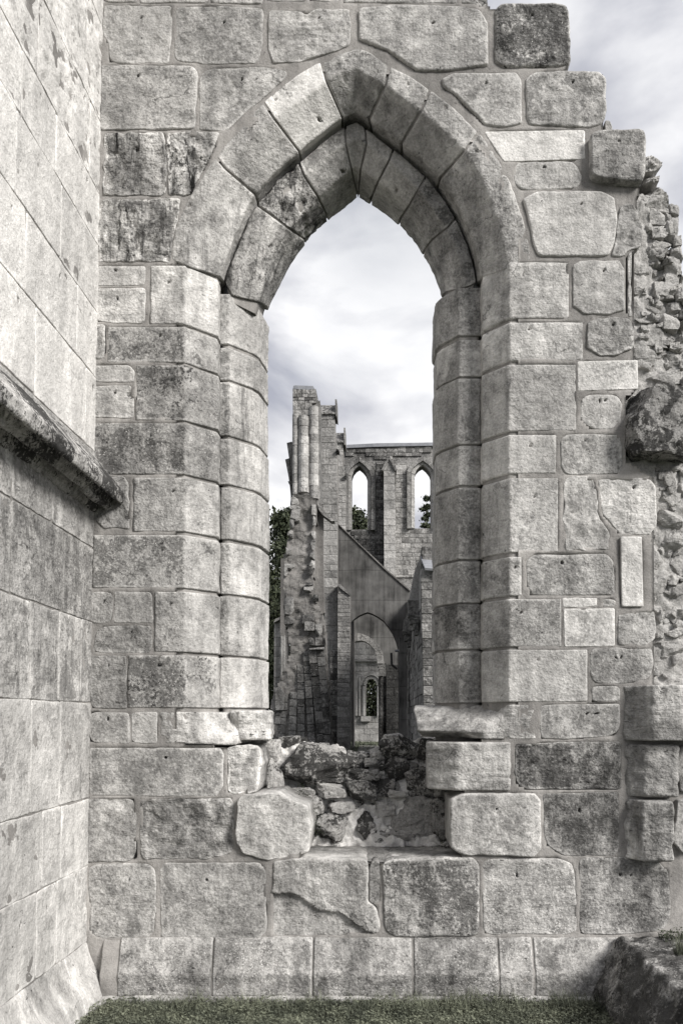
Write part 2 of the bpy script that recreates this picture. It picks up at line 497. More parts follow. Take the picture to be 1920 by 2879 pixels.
def loft_stone(parent, K, v0, v1, R_=0.012, ero=0.0, bed=0.0, name='stone', mat=None, inset=0.0, du=0.0115, dv=0.0115,
               smooth_it=2, hole=None, length=None, pr=None, out=0.0, nz=1.0, **kw):
    """stone with a moulded profile. K(v) -> list of 3D key points across the profile; swept for v in v0..v1"""
    seed = rnd(0, 900)
    R_ = R_ * .65
    k0 = np.array(K(v0)); k1 = np.array(K(v1)); km = np.array(K((v0 + v1) / 2))
    L = (np.linalg.norm(km - k0, axis=1) + np.linalg.norm(k1 - km, axis=1)).mean()
    segs = np.maximum(np.linalg.norm(np.diff(km, axis=0), axis=1), 1e-3)
    cnt = np.maximum(1, np.round(segs / du)).astype(int)
    inner = list(np.arange(0.019, L - 0.019, dv))
    dist = [0, 0.003, 0.007, 0.012] + inner + [L - 0.012, L - 0.007, L - 0.003, L]
    if L < 0.05: dist = [0, 0.003, 0.007, L / 2, L - 0.007, L - 0.003, L]
    G = []
    for d in dist:
        k = np.array(K(v0 + (v1 - v0) * d / L))
        row = [k[0]]
        for s in range(len(cnt)):
            for i in range(1, cnt[s] + 1):
                row.append(k[s] + (k[s + 1] - k[s]) * i / cnt[s])
        row = np.array(row)
        for _ in range(smooth_it):
            row[1:-1] = 0.5 * row[1:-1] + 0.25 * (row[:-2] + row[2:])
        G.append(row)
    G = np.array(G)
    Tu = np.gradient(G, axis=1); Tv = np.gradient(G, axis=0)
    N = np.cross(Tu, Tv)
    N /= np.linalg.norm(N, axis=2, keepdims=True) + 1e-12
    mid = N[:, N.shape[1] // 4: -N.shape[1] // 4]
    sgn = -1.0 if mid[..., 1].mean() > 0 else 1.0        # outwards = towards -Y on average
    N *= sgn
    nv, nu = G.shape[:2]
    for i in range(nv):
        de = min(dist[i], L - dist[i])
        bev = 0.0
        if de < R_:
            u = R_ - de
            bev = R_ - math.sqrt(max(R_ * R_ - u * u, 0))
        for j in range(nu):
            h = out - bev - inset + surf_noise(G[i, j], seed, ero, bed) * min(1.0, 0.35 + de / 0.03) * nz
            G[i, j] += N[i, j] * h
    if hole:
        fl = G.reshape(-1, 3)
        hp = np.array(hole)
        dd = np.hypot(fl[:, 0] - hp[0], fl[:, 2] - hp[1])
        Nf = N.reshape(-1, 3)
        m = dd < 0.0065
        fl[m] -= Nf[m] * 0.03
        j = dd.argmin(); fl[j] -= Nf[j] * 0.02
        G = fl.reshape(nv, nu, 3)
    dd_ = np.minimum(np.array(dist), L - np.array(dist))
    rimv = np.repeat(np.clip(1 - dd_ / 0.020, 0, 1), nu)
    off_frontv = np.clip((1 - np.abs(N[..., 1].reshape(-1))) * 2.4, 0, 1)
    V = G.reshape(-1, 3)
    F = []
    for i in range(nv - 1):
        for j in range(nu - 1):
            F.append((i * nu + j, i * nu + j + 1, (i + 1) * nu + j + 1, (i + 1) * nu + j))
    F.append(tuple(range(nu - 1, -1, -1)))
    F.append(tuple((nv - 1) * nu + j for j in range(nu)))
    for i in range(nv - 1):
        F.append((i * nu + nu - 1, i * nu, (i + 1) * nu, (i + 1) * nu + nu - 1))
    return mesh_obj(name, V, F, mat or M_STONE, parent, True, pr or props(**kw), flip=(sgn < 0), attrs={'rim': rimv, 'off_front': off_frontv})

def rock(name, loc, size, parent=None, rot=0.0, planes=9, n=9, mat=None, pr=None, amp=0.06, rx=0.0, box=0.75, cut=(.70, .95)):
    """angular broken stone: boxy ball cut by random planes, roughened"""
    sx, sy, sz = [s / 2 for s in size]
    seed = rnd(0, 900)
    cuts = []
    for _ in range(planes):
        d = Vector((rnd(-1, 1), rnd(-1, 1), rnd(-1, 1))).normalized()
        cuts.append((d, rnd(*cut)))
    idx = {}; V = []; F = []
    def vid(i, j, k):
        key = (i, j, k)
        if key not in idx:
            p = Vector((2 * i / n - 1, 2 * j / n - 1, 2 * k / n - 1))
            s = p.normalized()
            q = s.lerp(p, box)
            q = q * (1.0 / (1 + 0.0))
            for d, o in cuts:
                e = q.dot(d) - o
                if e > 0: q = q - d * e
            nz_ = fbm((q.x + seed, q.y, q.z), 1.7, 4) * amp * 1.6 + fbm((q.x, q.y + seed, q.z), 5.5, 3) * amp * 0.6
            q = q + s * nz_
            idx[key] = len(V)
            V.append((q.x * sx, q.y * sy, q.z * sz))
        return idx[key]
    for a in range(n):
        for b_ in range(n):
            F.append((vid(a, b_, 0), vid(a, b_ + 1, 0), vid(a + 1, b_ + 1, 0), vid(a + 1, b_, 0)))
            F.append((vid(a, b_, n), vid(a + 1, b_, n), vid(a + 1, b_ + 1, n), vid(a, b_ + 1, n)))
            F.append((vid(a, 0, b_), vid(a + 1, 0, b_), vid(a + 1, 0, b_ + 1), vid(a, 0, b_ + 1)))
            F.append((vid(a, n, b_), vid(a, n, b_ + 1), vid(a + 1, n, b_ + 1), vid(a + 1, n, b_)))
            F.append((vid(0, a, b_), vid(0, a, b_ + 1), vid(0, a + 1, b_ + 1), vid(0, a + 1, b_)))
            F.append((vid(n, a, b_), vid(n, a + 1, b_), vid(n, a + 1, b_ + 1), vid(n, a, b_ + 1)))
    M = Matrix.Rotation(rot, 3, 'Y') @ Matrix.Rotation(rx, 3, 'X')
    L = Vector(loc)
    V = [tuple(M @ Vector(v) + L) for v in V]
    return mesh_obj(name, V, F, mat or M_ROCK, parent, False, pr or props(), pivot=loc)

# ================================================================== GROUND
def sheet(name, x0, x1, y0, y1, z, mat, nx=2, ny=2, amp=0.0, kind='structure', hfun=None):
    xs = np.linspace(x0, x1, nx); ys = np.linspace(y0, y1, ny)
    V = []; F = []
    for y in ys:
        for x in xs:
            V.append((x, y, z + (amp * fbm((x, y, 0), 2.0, 3) if amp else 0) + (hfun(x, y) if hfun else 0)))
    for j in range(ny - 1):
        for i in range(nx - 1):
            F.append((j * nx + i, j * nx + i + 1, (j + 1) * nx + i + 1, (j + 1) * nx + i))
    o = mesh_obj(name, V, F, mat, pivot=(0, 0, 0))
    o['kind'] = kind
    return o
sheet('ground', -300, 300, -60, 500, -0.004, M_SOIL, 61, 57)
sheet('path', -1.0, 0.12, 14, 43.0, 0.03, M_PATH, 5, 60, 0.02)

def blades(name, n, area, h, w, mat, seed=3, z=0.0, clover=0.0):
    rs = np.random.RandomState(seed)
    V = []; F = []
    (x0, x1, y0, y1) = area
    for i in range(n):
        x = rs.uniform(x0, x1); y = rs.uniform(y0, y1)
        cl = 0.5 + 0.5 * noise.noise(Vector((x * 5, y * 5, 0)))
        a = rs.uniform(0, math.tau)
        k = len(V)
        if rs.rand() < clover:
            zz = z + rs.uniform(0.015, 0.05) * (0.5 + cl); r = rs.uniform(0.003, 0.0075)
            t = rs.uniform(-0.5, 0.5, 2)
            for q in range(4):
                aa = a + q * math.tau / 4
                rr = r * (1.5 if q % 2 else 0.9)
                V.append((x + rr * math.cos(aa), y + rr * math.sin(aa), zz + rr * (t[0] * math.cos(aa) + t[1] * math.sin(aa))))
            F.append((k, k + 1, k + 2, k + 3))
        else:
            hh = h * rs.uniform(0.4, 1.2) * (0.5 + cl); ww = w * rs.uniform(0.6, 1.3)
            b = rs.uniform(0.1, 0.9) * hh
            dx, dy = math.cos(a), math.sin(a)
            V += [(x - dy * ww, y + dx * ww, z), (x + dy * ww, y - dx * ww, z),
                  (x + dy * ww * .7 + dx * b * .35, y - dx * ww * .7 + dy * b * .35, z + hh * .6),
                  (x - dy * ww * .7 + dx * b * .35, y + dx * ww * .7 + dy * b * .35, z + hh * .6),
                  (x + dx * b, y + dy * b, z + hh)]
            F += [(k, k + 1, k + 2, k + 3), (k + 3, k + 2, k + 4)]
    o = mesh_obj(name, V, F, mat, smooth=False, pivot=(0, 0, 0))
    o['kind'] = 'stuff'
    return o
g = blades('grass', 80000, (-1.62, 1.7, -0.62, -0.02), 0.045, 0.0011, M_GRASS, 3, 0.0, 0.25)
g['label'] = 'short grass and clover along the foot of the ruined wall'; g['category'] = 'grass'
g = blades('grass', 22000, (-1.7, 2.2, -3.2, -0.62), 0.035, 0.003, M_GRASS, 5, 0.0, 0.25)
g['label'] = 'short lawn grass in front of the ruined wall'; g['category'] = 'grass'
g = blades('grass', 24000, (-9, 6, 4, 60), 0.10, 0.02, M_GRASS, 6, 0.0, 0.1)
g['label'] = 'mown lawn between the ruins beyond the arch'; g['category'] = 'grass'

# ================================================================== FRONT WALL
wall = empty('ruined_arch_wall', (0, 0.3, 0), 'weathered pale stone wall with a pointed arch opening and stepped broken right end', 'wall')

def P(*pts, Y=0.0):
    return [(W(x, y, Y)[0], W(x, y, Y)[2]) for x, y in pts]
FACES = []
def st(pts, parent=None, **kw):
    """a flat-faced stone of the front wall from overview image pixels"""
    q = np.array(P(*pts)); c = q.mean(axis=0)
    r_ = np.linalg.norm(q - c, axis=1).mean()
    FACES.append([tuple(p) for p in c + (q - c) * (1 - 0.020 / r_)])
    return poly_stone(parent or wall, P(*pts), **kw)
def rect(x0, y0, x1, y1, j=2.0):
    return [(x0 + rnd(-j, j), y0 + rnd(-j, j)), (x1 + rnd(-j, j), y0 + rnd(-j, j)), (x1 + rnd(-j, j), y1 + rnd(-j, j)), (x0 + rnd(-j, j), y1 + rnd(-j, j))]

# --- top course at the picture edge and above it
for a in ((237, -60, 315, 4), (320, -60, 478, 5), (484, -58, 604, 6), (610, -60, 705, 4), (711, -60, 780, 5), (786, -56, 1048, 5)):
    st(rect(*a), R_=0.012, t=0.5, d=0.25)
st([(1055, -50), (1100, -45), (1118, -10), (1124, 16), (1100, 12), (1058, 6)], ero=1.0, R_=0.02, t=0.4, d=0.5, hole=False)
# --- first full course
st([(237, 10), (397, 12), (390, 146), (252, 146), (250, 100), (235, 75)], t=0.52, d=0.25, ero=0.3, R_=0.01)
st([(402, 16), (475, 12), (606, 18), (604, 100), (592, 146), (470, 147), (400, 138)], t=0.36, d=0.2, ero=0.35)
st([(617, 24), (690, 25), (702, 33), (720, 22), (800, 22), (808, 55), (804, 105), (770, 118), (690, 142), (626, 145), (616, 110)], t=0.46, d=0.1, bed=1.0, ero=0.4, out=0.004)
st([(823, 20), (900, 14), (1045, 14), (1100, 22), (1120, 55), (1119, 150), (1070, 157), (1020, 163), (958, 164), (890, 118), (865, 108), (824, 92)], t=0.52, d=0.28, R_=0.018, out=0.012)
st([(1135, 22), (1150, 9), (1295, 8), (1307, 30), (1309, 150), (1250, 156), (1160, 157), (1135, 142)], t=0.30, d=0.85, s=0.35, r=0.9, R_=0.022, out=0.012, depth=0.55, ero=0.35)
# --- second course
st([(234, 151), (440, 151), (453, 165), (450, 296), (300, 299), (231, 298)], t=0.45, d=0.3, R_=0.012, ero=0.15, out=0.004)
st([(458, 172), (480, 158), (590, 154), (661, 160), (660, 176), (610, 220), (560, 262), (520, 300), (458, 298)], t=0.42, d=0.25, ero=0.35)
st([(1012, 182), (1040, 168), (1185, 167), (1197, 185), (1198, 283), (1165, 293), (1112, 288), (1088, 262), (1050, 222), (1018, 200)], t=0.48, d=0.3, bed=0.35, R_=0.02, out=0.010)
st([(1206, 178), (1230, 164), (1375, 163), (1391, 180), (1391, 282), (1345, 294), (1215, 288), (1208, 260)], t=0.46, d=0.42, ero=0.35, R_=0.02, out=0.010, depth=0.55)
# --- left stack, badly weathered pair of courses
st([(240, 307), (378, 304), (383, 380), (382, 448), (237, 448)], ero=1.0, t=0.56, d=0.55, k=1.3, s=0.3, r=0.9, out=0.004, edge=2, bed=-1.0)
st([(384, 305), (505, 303), (492, 345), (470, 385), (450, 420), (438, 449), (387, 449)], ero=1.0, t=0.58, d=0.5, k=1.3, s=0.3, r=0.9, out=0.003, hole=False, edge=2, bed=-1.0)
st([(228, 458), (414, 456), (408, 500), (398, 545), (392, 585), (388, 601), (224, 601)], ero=0.9, t=0.50, d=0.55, k=1.2, s=0.4, r=0.9, out=0.004, edge=2, bed=-1.0)
# --- left stack below the springing
st(rect(222, 609, 336, 655), t=0.5, d=0.15)
st([(222, 661), (335, 660), (333, 742), (250, 740), (217, 736)], t=0.56, d=0.25)
st(rect(218, 745, 242, 824), t=0.4, ero=0.5, hole=False)
st([(215, 839), (295, 838), (309, 850), (310, 877), (213, 877)], t=0.45, hole=False)
st(rect(209, 884, 309, 959), t=0.48, d=0.15)
st([(232, 1094), (283, 1092), (297, 1106), (297, 1214), (240, 1214), (215, 1190), (213, 1100)], t=0.36, d=0.3, ero=0.8, bed=0.4, hole=False)
st(rect(209, 1359, 260, 1430), t=0.40, d=0.1)
st(rect(263, 1358, 350, 1431), t=0.35, d=0.15, hole=False)
st([(228, 1438), (350, 1436), (348, 1500), (214, 1500), (216, 1470)], t=0.35, d=0.15, ero=0.25)
st(rect(208, 1506, 290, 1628), t=0.35, d=0.15, ero=0.2)
st(rect(203, 1635, 299, 1708, 1), t=0.40, hole=True)
st(rect(301, 1635, 361, 1708, 1), t=0.5, hole=False)
st([(203, 1716), (508, 1718), (515, 1732), (514, 1805), (500, 1829), (205, 1827)], t=0.40, d=0.3, R_=0.014)
st([(520, 1716), (560, 1710), (592, 1716), (600, 1745), (592, 1800), (585, 1822), (522, 1824)], t=0.52, ero=1.0, d=0.25, r=0.9, depth=0.4, hole=False, edge=2, relief=lambda a, b: -max(0, a + 0.80) * 0.6)
st([(202, 1834), (312, 1833), (314, 1978), (200, 1981)], t=0.35, ero=0.6, d=0.15, hole=False)
st([(322, 1838), (400, 1834), (528, 1832), (540, 1850), (541, 1930), (530, 1960), (470, 1973), (330, 1974), (321, 1955)], t=0.35, ero=0.9, d=0.25, r=0.8, hole=False)
def crack_relief(a, b):
    # fractured corner block: two broken planes meeting in a ridge
    u = (a + 0.80) * 0.8 - (b - 1.05) * 0.55
    return 0.05 * max(0, 1 - abs(u) * 6) - 0.05 * max(0, a + 0.66) * 3
st([(546, 1838), (562, 1824), (640, 1818), (668, 1836), (705, 1855), (712, 1900), (708, 1958), (680, 1968), (615, 1976), (560, 1960), (545, 1935)], t=0.50, ero=0.6, d=0.1, R_=0.010, corner=0.006, out=0.012, depth=0.5, hole=False, relief=crack_relief)
st([(202, 1984), (342, 1981), (358, 2000), (360, 2060), (356, 2145), (340, 2156), (230, 2156), (203, 2140), (208, 2080), (200, 2040)], t=0.35, d=0.2, ero=0.25, R_=0.016)
st([(366, 1990), (380, 1980), (598, 1980), (612, 2000), (613, 2140), (596, 2156), (370, 2154)], t=0.35, d=0.25, ero=0.2, R_=0.012)
def split_relief(a, b):
    # lower left corner has spalled away along a diagonal line
    x0, z0 = W(625, 2045)[0], W(625, 2045)[2]
    x1, z1 = W(860, 2140)[0], W(860, 2140)[2]
    t = (a - x0) / (x1 - x0)
    zl = z0 + (z1 - z0) * (t ** 1.2 if t > 0 else 0) + 0.02 * math.sin(a * 23)
    return -0.022 if b < zl else 0.004
st([(628, 1978), (700, 1970), (838, 1970), (846, 1985), (846, 2070), (866, 2085), (873, 2130), (862, 2150), (622, 2152), (619, 2060), (628, 2030)], t=0.5, d=0.3, s=0.5, ero=0.45, R_=0.016, out=0.004, depth=0.55, relief=split_relief, hole=False)
st(rect(849, 1976, 873, 2074, 1), t=0.16, d=0.0, s=0.0, k=0.0, r=0.1, hole=False, out=-0.006, R_=0.005, name='brick')
st([(877, 1985), (893, 1972), (1085, 1968), (1101, 1985), (1100, 2060), (1098, 2140), (1085, 2150), (905, 2151), (880, 2130)], t=0.42, d=0.72, s=0.4, r=0.6, R_=0.018, out=0.01, depth=0.55, hole=False, ero=0.25)
st([(1105, 1980), (1120, 1972), (1280, 1970), (1312, 1982), (1322, 2010), (1324, 2140), (1300, 2147), (1108, 2147)], t=0.42, d=0.3, s=0.55, R_=0.015)
st([(1328, 1975), (1345, 1969), (1500, 1968), (1535, 2000), (1538, 2110), (1520, 2138), (1430, 2146), (1330, 2146)], t=0.26, d=0.3, s=0.35)
# --- right stack
st([(1110, 302), (1342, 298), (1343, 365), (1156, 371)], t=0.82, d=0.28, s=0.1, k=0, r=0.1, R_=0.006, corner=0.004, hole=False, edge=0.2)
st([(1350, 322), (1368, 312), (1470, 309), (1476, 330), (1476, 405), (1470, 430), (1420, 428), (1352, 415)], t=0.40, d=0.3, bed=0.9, R_=0.025, out=0.055, depth=0.6)
st([(1391, 268), (1404, 268), (1409, 285), (1406, 306), (1392, 306)], t=0.4, d=0.4, ero=0.8, hole=False, out=-0.03, depth=0.3)
st([(1175, 385), (1188, 371), (1312, 368), (1328, 385), (1337, 410), (1330, 430), (1288, 434), (1200, 438), (1178, 420)], t=0.48, ero=0.2, R_=0.022)
st([(1200, 458), (1230, 441), (1380, 440), (1410, 455), (1418, 500), (1408, 560), (1396, 588), (1237, 590), (1226, 570), (1215, 515)], t=0.62, d=0.0, s=0.3, R_=0.02, out=0.012)
st([(1422, 475), (1445, 464), (1462, 485), (1474, 530), (1470, 570), (1440, 572), (1432, 590), (1403, 590), (1414, 545)], t=0.38, ero=1.0, d=0.2, hole=False, out=0.006)
st([(1313, 610), (1330, 598), (1422, 597), (1433, 615), (1433, 712), (1400, 723), (1342, 724), (1312, 702)], t=0.5, s=0.4, ero=0.25, R_=0.02, out=0.008)
st(rect(1441, 580, 1449, 725, 1), t=0.5, ero=0.9, hole=False, R_=0.006, corner=0.006)
st([(1348, 742), (1368, 731), (1446, 729), (1454, 755), (1453, 800), (1420, 815), (1375, 819), (1347, 796)], t=0.46, d=0.25, ero=0.6, out=0.008)
st([(1325, 829), (1463, 826), (1464, 893), (1325, 898)], t=0.72, d=0.3, s=0.1, k=0, r=0.15, R_=0.006, corner=0.004, hole=False, edge=0.2)
st([(1330, 915), (1345, 906), (1415, 905), (1430, 925), (1426, 975), (1402, 988), (1348, 985), (1330, 962)], t=0.46, d=0.1, R_=0.018)
st([(1284, 1008), (1300, 996), (1420, 996), (1428, 1010), (1429, 1088), (1300, 1090), (1286, 1070)], t=0.36, d=0.3, R_=0.012)
st([(1294, 1104), (1306, 1096), (1358, 1095), (1368, 1125), (1372, 1178), (1385, 1205), (1398, 1225), (1394, 1262), (1297, 1265), (1293, 1180)], t=0.42, ero=1.0, d=0.2, hole=False, edge=2)
st([(1372, 1100), (1490, 1095), (1506, 1118), (1508, 1200), (1492, 1229), (1425, 1230), (1402, 1205), (1380, 1180)], t=0.56, ero=0.6, d=0.1, R_=0.014)
st([(1206, 1284), (1220, 1272), (1395, 1270), (1410, 1290), (1414, 1330), (1412, 1366), (1325, 1370), (1215, 1367), (1206, 1340)], t=0.36, d=0.25, R_=0.02)
st([(1423, 1233), (1471, 1233), (1475, 1393), (1426, 1393)], t=0.76, d=0.1, s=0.3, k=0, r=0.15, R_=0.005, corner=0.004, hole=False, edge=0.2, out=0.012)
st(rect(1292, 1373, 1371, 1394, 1), t=0.72, d=0.15, R_=0.005, corner=0.005, hole=False)
st([(1378, 1378), (1395, 1374), (1416, 1377), (1414, 1394), (1382, 1396)], t=0.5, ero=0.7, hole=False)
st([(1293, 1398), (1411, 1396), (1411, 1484), (1295, 1485)], t=0.70, d=0.25, s=0.1, k=0, r=0.15, R_=0.006, corner=0.004, hole=False, edge=0.2)
st([(1418, 1412), (1470, 1405), (1502, 1402), (1508, 1440), (1502, 1470), (1482, 1482), (1418, 1481)], t=0.40, ero=0.6, hole=False, bed=0.3)
st([(1352, 1500), (1362, 1488), (1498, 1487), (1501, 1520), (1494, 1560), (1430, 1571), (1365, 1570), (1353, 1548)], t=0.36, d=0.25, R_=0.015)
st([(1356, 1580), (1365, 1575), (1424, 1574), (1424, 1610), (1358, 1612)], t=0.5, R_=0.010, hole=False)
st([(1237, 1622), (1250, 1618), (1424, 1615), (1424, 1688), (1300, 1698), (1240, 1696)], t=0.42, d=0.3, R_=0.014)
st([(1182, 1708), (1425, 1702), (1427, 1812), (1205, 1812), (1183, 1800)], t=0.30, ero=0.7, d=0.6, s=0.3, r=0.8, hole=False)
st([(1032, 1836), (1060, 1822), (1228, 1820), (1240, 1838), (1241, 1950), (1222, 1966), (1055, 1962), (1034, 1945)], t=0.52, d=0.25, s=0.2, ero=0.4, R_=0.022, corner=.012, out=0.02, depth=0.6)
st([(1245, 1822), (1416, 1817), (1421, 1840), (1420, 1950), (1410, 1965), (1292, 1966), (1252, 1940), (1247, 1890)], t=0.12, d=0.25, s=0.15, R_=0.012)

# --- pilaster of projecting blocks at the right edge
def prism_stone(x0, x1, y0, y1, chx, proj, **kw):
    """block standing proud of the wall with a splayed left cheek"""
    Xa, Xb, Xc = W(x0, 0)[0], W(chx, 0)[0], W(x1, 0)[0]
    z1, z0 = W(0, y0)[2], W(0, y1)[2]
    def K(v):
        z = z0 + (z1 - z0) * v
        return [(Xa, 0.12, z), (Xa, 0.0, z), (Xa + (Xb - Xa) * .25, -0.02, z), (Xb - 0.02, -proj, z), (Xc, -proj - 0.01, z), (Xc + .02, 0.25, z)]
    return loft_stone(wall, K, 0, 1, **kw)
prism_stone(1430, 1600, 1575, 1700, 1490, 0.13, t=0.70, d=.05, ero=0.5, R_=0.016, r=0.9)
prism_stone(1436, 1545, 1708, 1828, 1480, 0.08, t=0.68, ero=0.9, R_=0.03, r=0.9, d=0.15)
prism_stone(1434, 1530, 1834, 1972, 1470, 0.11, t=0.68, ero=1.0, R_=0.035, r=1.0, d=0.3)
st([(1550, 1835), (1600, 1825), (1640, 1840), (1640, 1940), (1560, 1955), (1535, 1925), (1545, 1880)], t=0.45, ero=0.9, out=0.05, hole=False)
st([(1548, 1712), (1640, 1706), (1650, 1820), (1556, 1818)], t=0.35, ero=0.9, out=0.02, hole=False)
# --- big dark projecting block in the rubble
c_ = W(1505, 978)
rock('projecting_block', (c_[0], .05, c_[2]), (.36, .36, .38), wall, n=32, planes=16, amp=.05, box=1.0, cut=(1.02, 1.4), pr=props(t=.28, d=.8))
# --- jamb stones with splayed arris (outer order)
LAX, LCX = W(424, 0)[0], -0.960      # left arris, end of the splay
RAX, RCX = W(1169, 0)[0], 0.634
def jamb(side, xo, y0, y1, **kw):
    Xo = W(xo, 0)[0]
    z1, z0 = W(0, y0)[2], W(0, y1)[2]
    ax, cx = (LAX, LCX) if side < 0 else (RAX, RCX)
    j = rnd(-0.004, 0.004)
    xa_, xb_ = sorted((Xo, ax)); FACES.append([(xa_ + .015, z0 + .015), (xb_ + .1 if side < 0 else xb_ - .015, z0 + .015), (xb_ + .1 if side < 0 else xb_ - .015, z1 - .015), (xa_ + .015, z1 - .015)])
    def K(v):
        z = z0 + (z1 - z0) * v
        return [(Xo, 0.16, z), (Xo, 0.0, z), (ax + j, 0.0, z), (cx + j, 0.15, z), (cx, 0.23, z)]
    fx = W(xo, 0)[0] + (ax - Xo) * rnd(0.45, 0.8)
    hole = (fx, z1 - (z1 - z0) * rnd(0.15, 0.3)) if kw.pop('hole', True) else None
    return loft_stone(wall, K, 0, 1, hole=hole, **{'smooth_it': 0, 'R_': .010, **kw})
jamb(-1, 346, 609, 744, t=0.58, d=0.1, k=0.2)
jamb(-1, 247, 750, 832, t=0.34, d=0.56, s=0.45)
jamb(-1, 314, 838, 965, t=0.32, d=0.52, s=0.4)
jamb(-1, 213, 971, 1089, t=0.32, d=0.56, s=0.5)
jamb(-1, 307, 1096, 1220, t=0.45, d=0.45, s=0.4)
jamb(-1, 214, 1228, 1350, t=0.38, d=0.52, s=0.5)
jamb(-1, 356, 1358, 1497, t=0.44, d=0.35, s=0.3)
jamb(-1, 295, 1504, 1625, t=0.38, d=0.5, s=0.5)
jamb(1, 1305, 600, 732, t=0.58, d=0.1, R_=0.024, ero=0.15)
jamb(1, 1337, 738, 829, t=0.58, d=0.05, R_=0.024, ero=0.12)
jamb(1, 1321, 836, 990, t=0.54, d=0.15, R_=0.018, ero=0.2)
jamb(1, 1275, 997, 1088, t=0.54, d=0.05, R_=0.02, ero=0.15)
jamb(1, 1281, 1097, 1268, t=0.46, d=0.2, R_=0.014, s=0.3)
jamb(1, 1196, 1278, 1368, t=0.52, d=0.15, R_=0.012)
jamb(1, 1288, 1375, 1485, t=0.44, d=0.3, R_=0.012, s=0.5)
jamb(1, 1347, 1491, 1612, t=0.62, d=0.0, R_=0.014)
# bottom blocks of the jambs, broken off
Z = lambda y, Y=0.0: W(0, y, Y)[2]
X = lambda x, Y=0.0: W(x, 0, Y)[0]
def K(v):
    z = Z(1708) + (Z(1634) - Z(1708)) * v
    return [(X(366), .16, z), (X(366), 0, z), (X(418), 0, z), (X(545), 0.02 + .16 * v, z), (X(560), .3, z)]
loft_stone(wall, K, 0, 1, t=0.50, ero=0.8, R_=0.018, r=0.7)
def K(v):
    z = Z(1700) + (Z(1630) - Z(1700)) * v
    return [(X(520), .5, z), (X(520), .10, z), (X(552), 0.06, z), (-.625, 0.10 + .02 * v, z), (-.665, .45, z), (-.71, .6, z)]
loft_stone(wall, K, 0, 1, t=0.52, ero=1.0, R_=0.022, r=0.9)
# right sill stone with a sloping weathered top running into the reveal
def K(v):
    z = Z(1697) + (Z(1618) - Z(1697)) * v
    up, dn = max(0.0, v - .22), max(0.0, .22 - v)
    return [(X(1231), .16, z), (X(1231), 0, z), (X(1168), 0.0, z), (X(1150) - .10 * (1 - up), -0.01 + .20 * up + .02 * dn, z), (X(1062) - .02, 0.02 + .36 * up + .8 * dn, z),
            (X(990) - .08 + .30 * dn, .12 + .44 * up + 1.2 * dn, z), (X(985) - .02, 0.62, z)]
loft_stone(wall, K, 0, 1, t=0.60, ero=0.6, R_=0.014, r=0.8, d=.15)
def K(v):
    z = Z(1815) + (Z(1704) - Z(1815)) * v
    return [(X(1172), .16, z), (X(1172), -0.02, z), (X(1048), -0.02, z), (X(982), 0.10, z), (X(990), .5, z)]
loft_stone(wall, K, 0, 1, t=0.5, bed=1.0, ero=.3, d=.2, R_=0.020)

# --- arches
def catsmooth(pts, it=2):
    P_ = [np.array(p, float) for p in pts]
    for _ in range(it):
        Q = [P_[0]]
        for a, b_ in zip(P_[:-1], P_[1:]):
            Q += [a * .75 + b_ * .25, a * .25 + b_ * .75]
        Q.append(P_[-1]); P_ = Q
    return P_
class Curve:
    """arch edge: left springing -> apex -> right springing, in metres at depth Y"""
    def __init__(s, left, right, Y):
        pts = catsmooth(left) + catsmooth(right)[1:]
        s.P = np.array([W(x, y, Y) for x, y in pts])
        d = np.linalg.norm(np.diff(s.P, axis=0), axis=1)
        s.L = np.concatenate([[0], np.cumsum(d)])
    def at(s, t):
        return np.array([np.interp(t, s.L, s.P[:, i]) for i in range(3)])
    def near(s, x, y):
        # arc length of the curve point closest to an overview image point
        ts = np.linspace(0, s.L[-1], 900)
        q = np.array([s.at(t) for t in ts])
        w = np.array(W(x, y, s.P[0, 1]))
        return ts[((q - w) ** 2).sum(1).argmin()]
O1 = Curve([(394, 600), (396, 560), (399, 529), (420, 482), (464, 404), (498, 357), (533, 314), (592, 245), (660, 190), (723, 150), (750, 141), (808, 110), (822, 107)],
           [(822, 107), (847, 119), (889, 149), (935, 170), (980, 201), (1040, 245), (1085, 293), (1110, 315), (1147, 370), (1170, 415), (1194, 473), (1217, 570), (1218, 598)], 0.0)
A1 = Curve([(430, 622), (440, 560), (455, 505), (470, 470), (500, 410), (550, 345), (611, 285), (645, 259), (745, 189), (761, 175), (820, 155)],
           [(820, 155), (873, 187), (885, 193), (952, 242), (1012, 290), (1050, 329), (1072, 350), (1107, 404), (1144, 492), (1163, 575), (1168, 618)], 0.0)
C1 = Curve([(502, 652), (508, 625), (529, 567), (551, 514), (579, 452), (630, 395), (683, 351), (730, 312), (779, 275), (818, 258)],
           [(818, 258), (856, 282), (922, 332), (972, 372), (1016, 414), (1057, 482), (1082, 542), (1099, 600), (1108, 650)], 0.15)
C1b = Curve([(502 + 11, 652), (508 + 11, 625), (529 + 11, 567), (551 + 11, 518), (579 + 9, 460), (630 + 8, 403), (683 + 7, 361), (730 + 6, 322), (779 + 3, 287), (818, 270)],
            [(818, 270), (856 - 4, 294), (922 - 6, 342), (972 - 8, 382), (1016 - 9, 424), (1057 - 10, 490), (1082 - 10, 548), (1099 - 10, 604), (1108 - 11, 650)], 0.235)
A2 = Curve([(530, 690), (542, 645), (562, 590), (588, 535), (623, 483), (680, 415), (745, 358), (798, 326), (820, 318)],
           [(820, 318), (841, 329), (891, 364), (957, 429), (1003, 490), (1035, 540), (1056, 590), (1065, 645), (1068, 690)], 0.225)
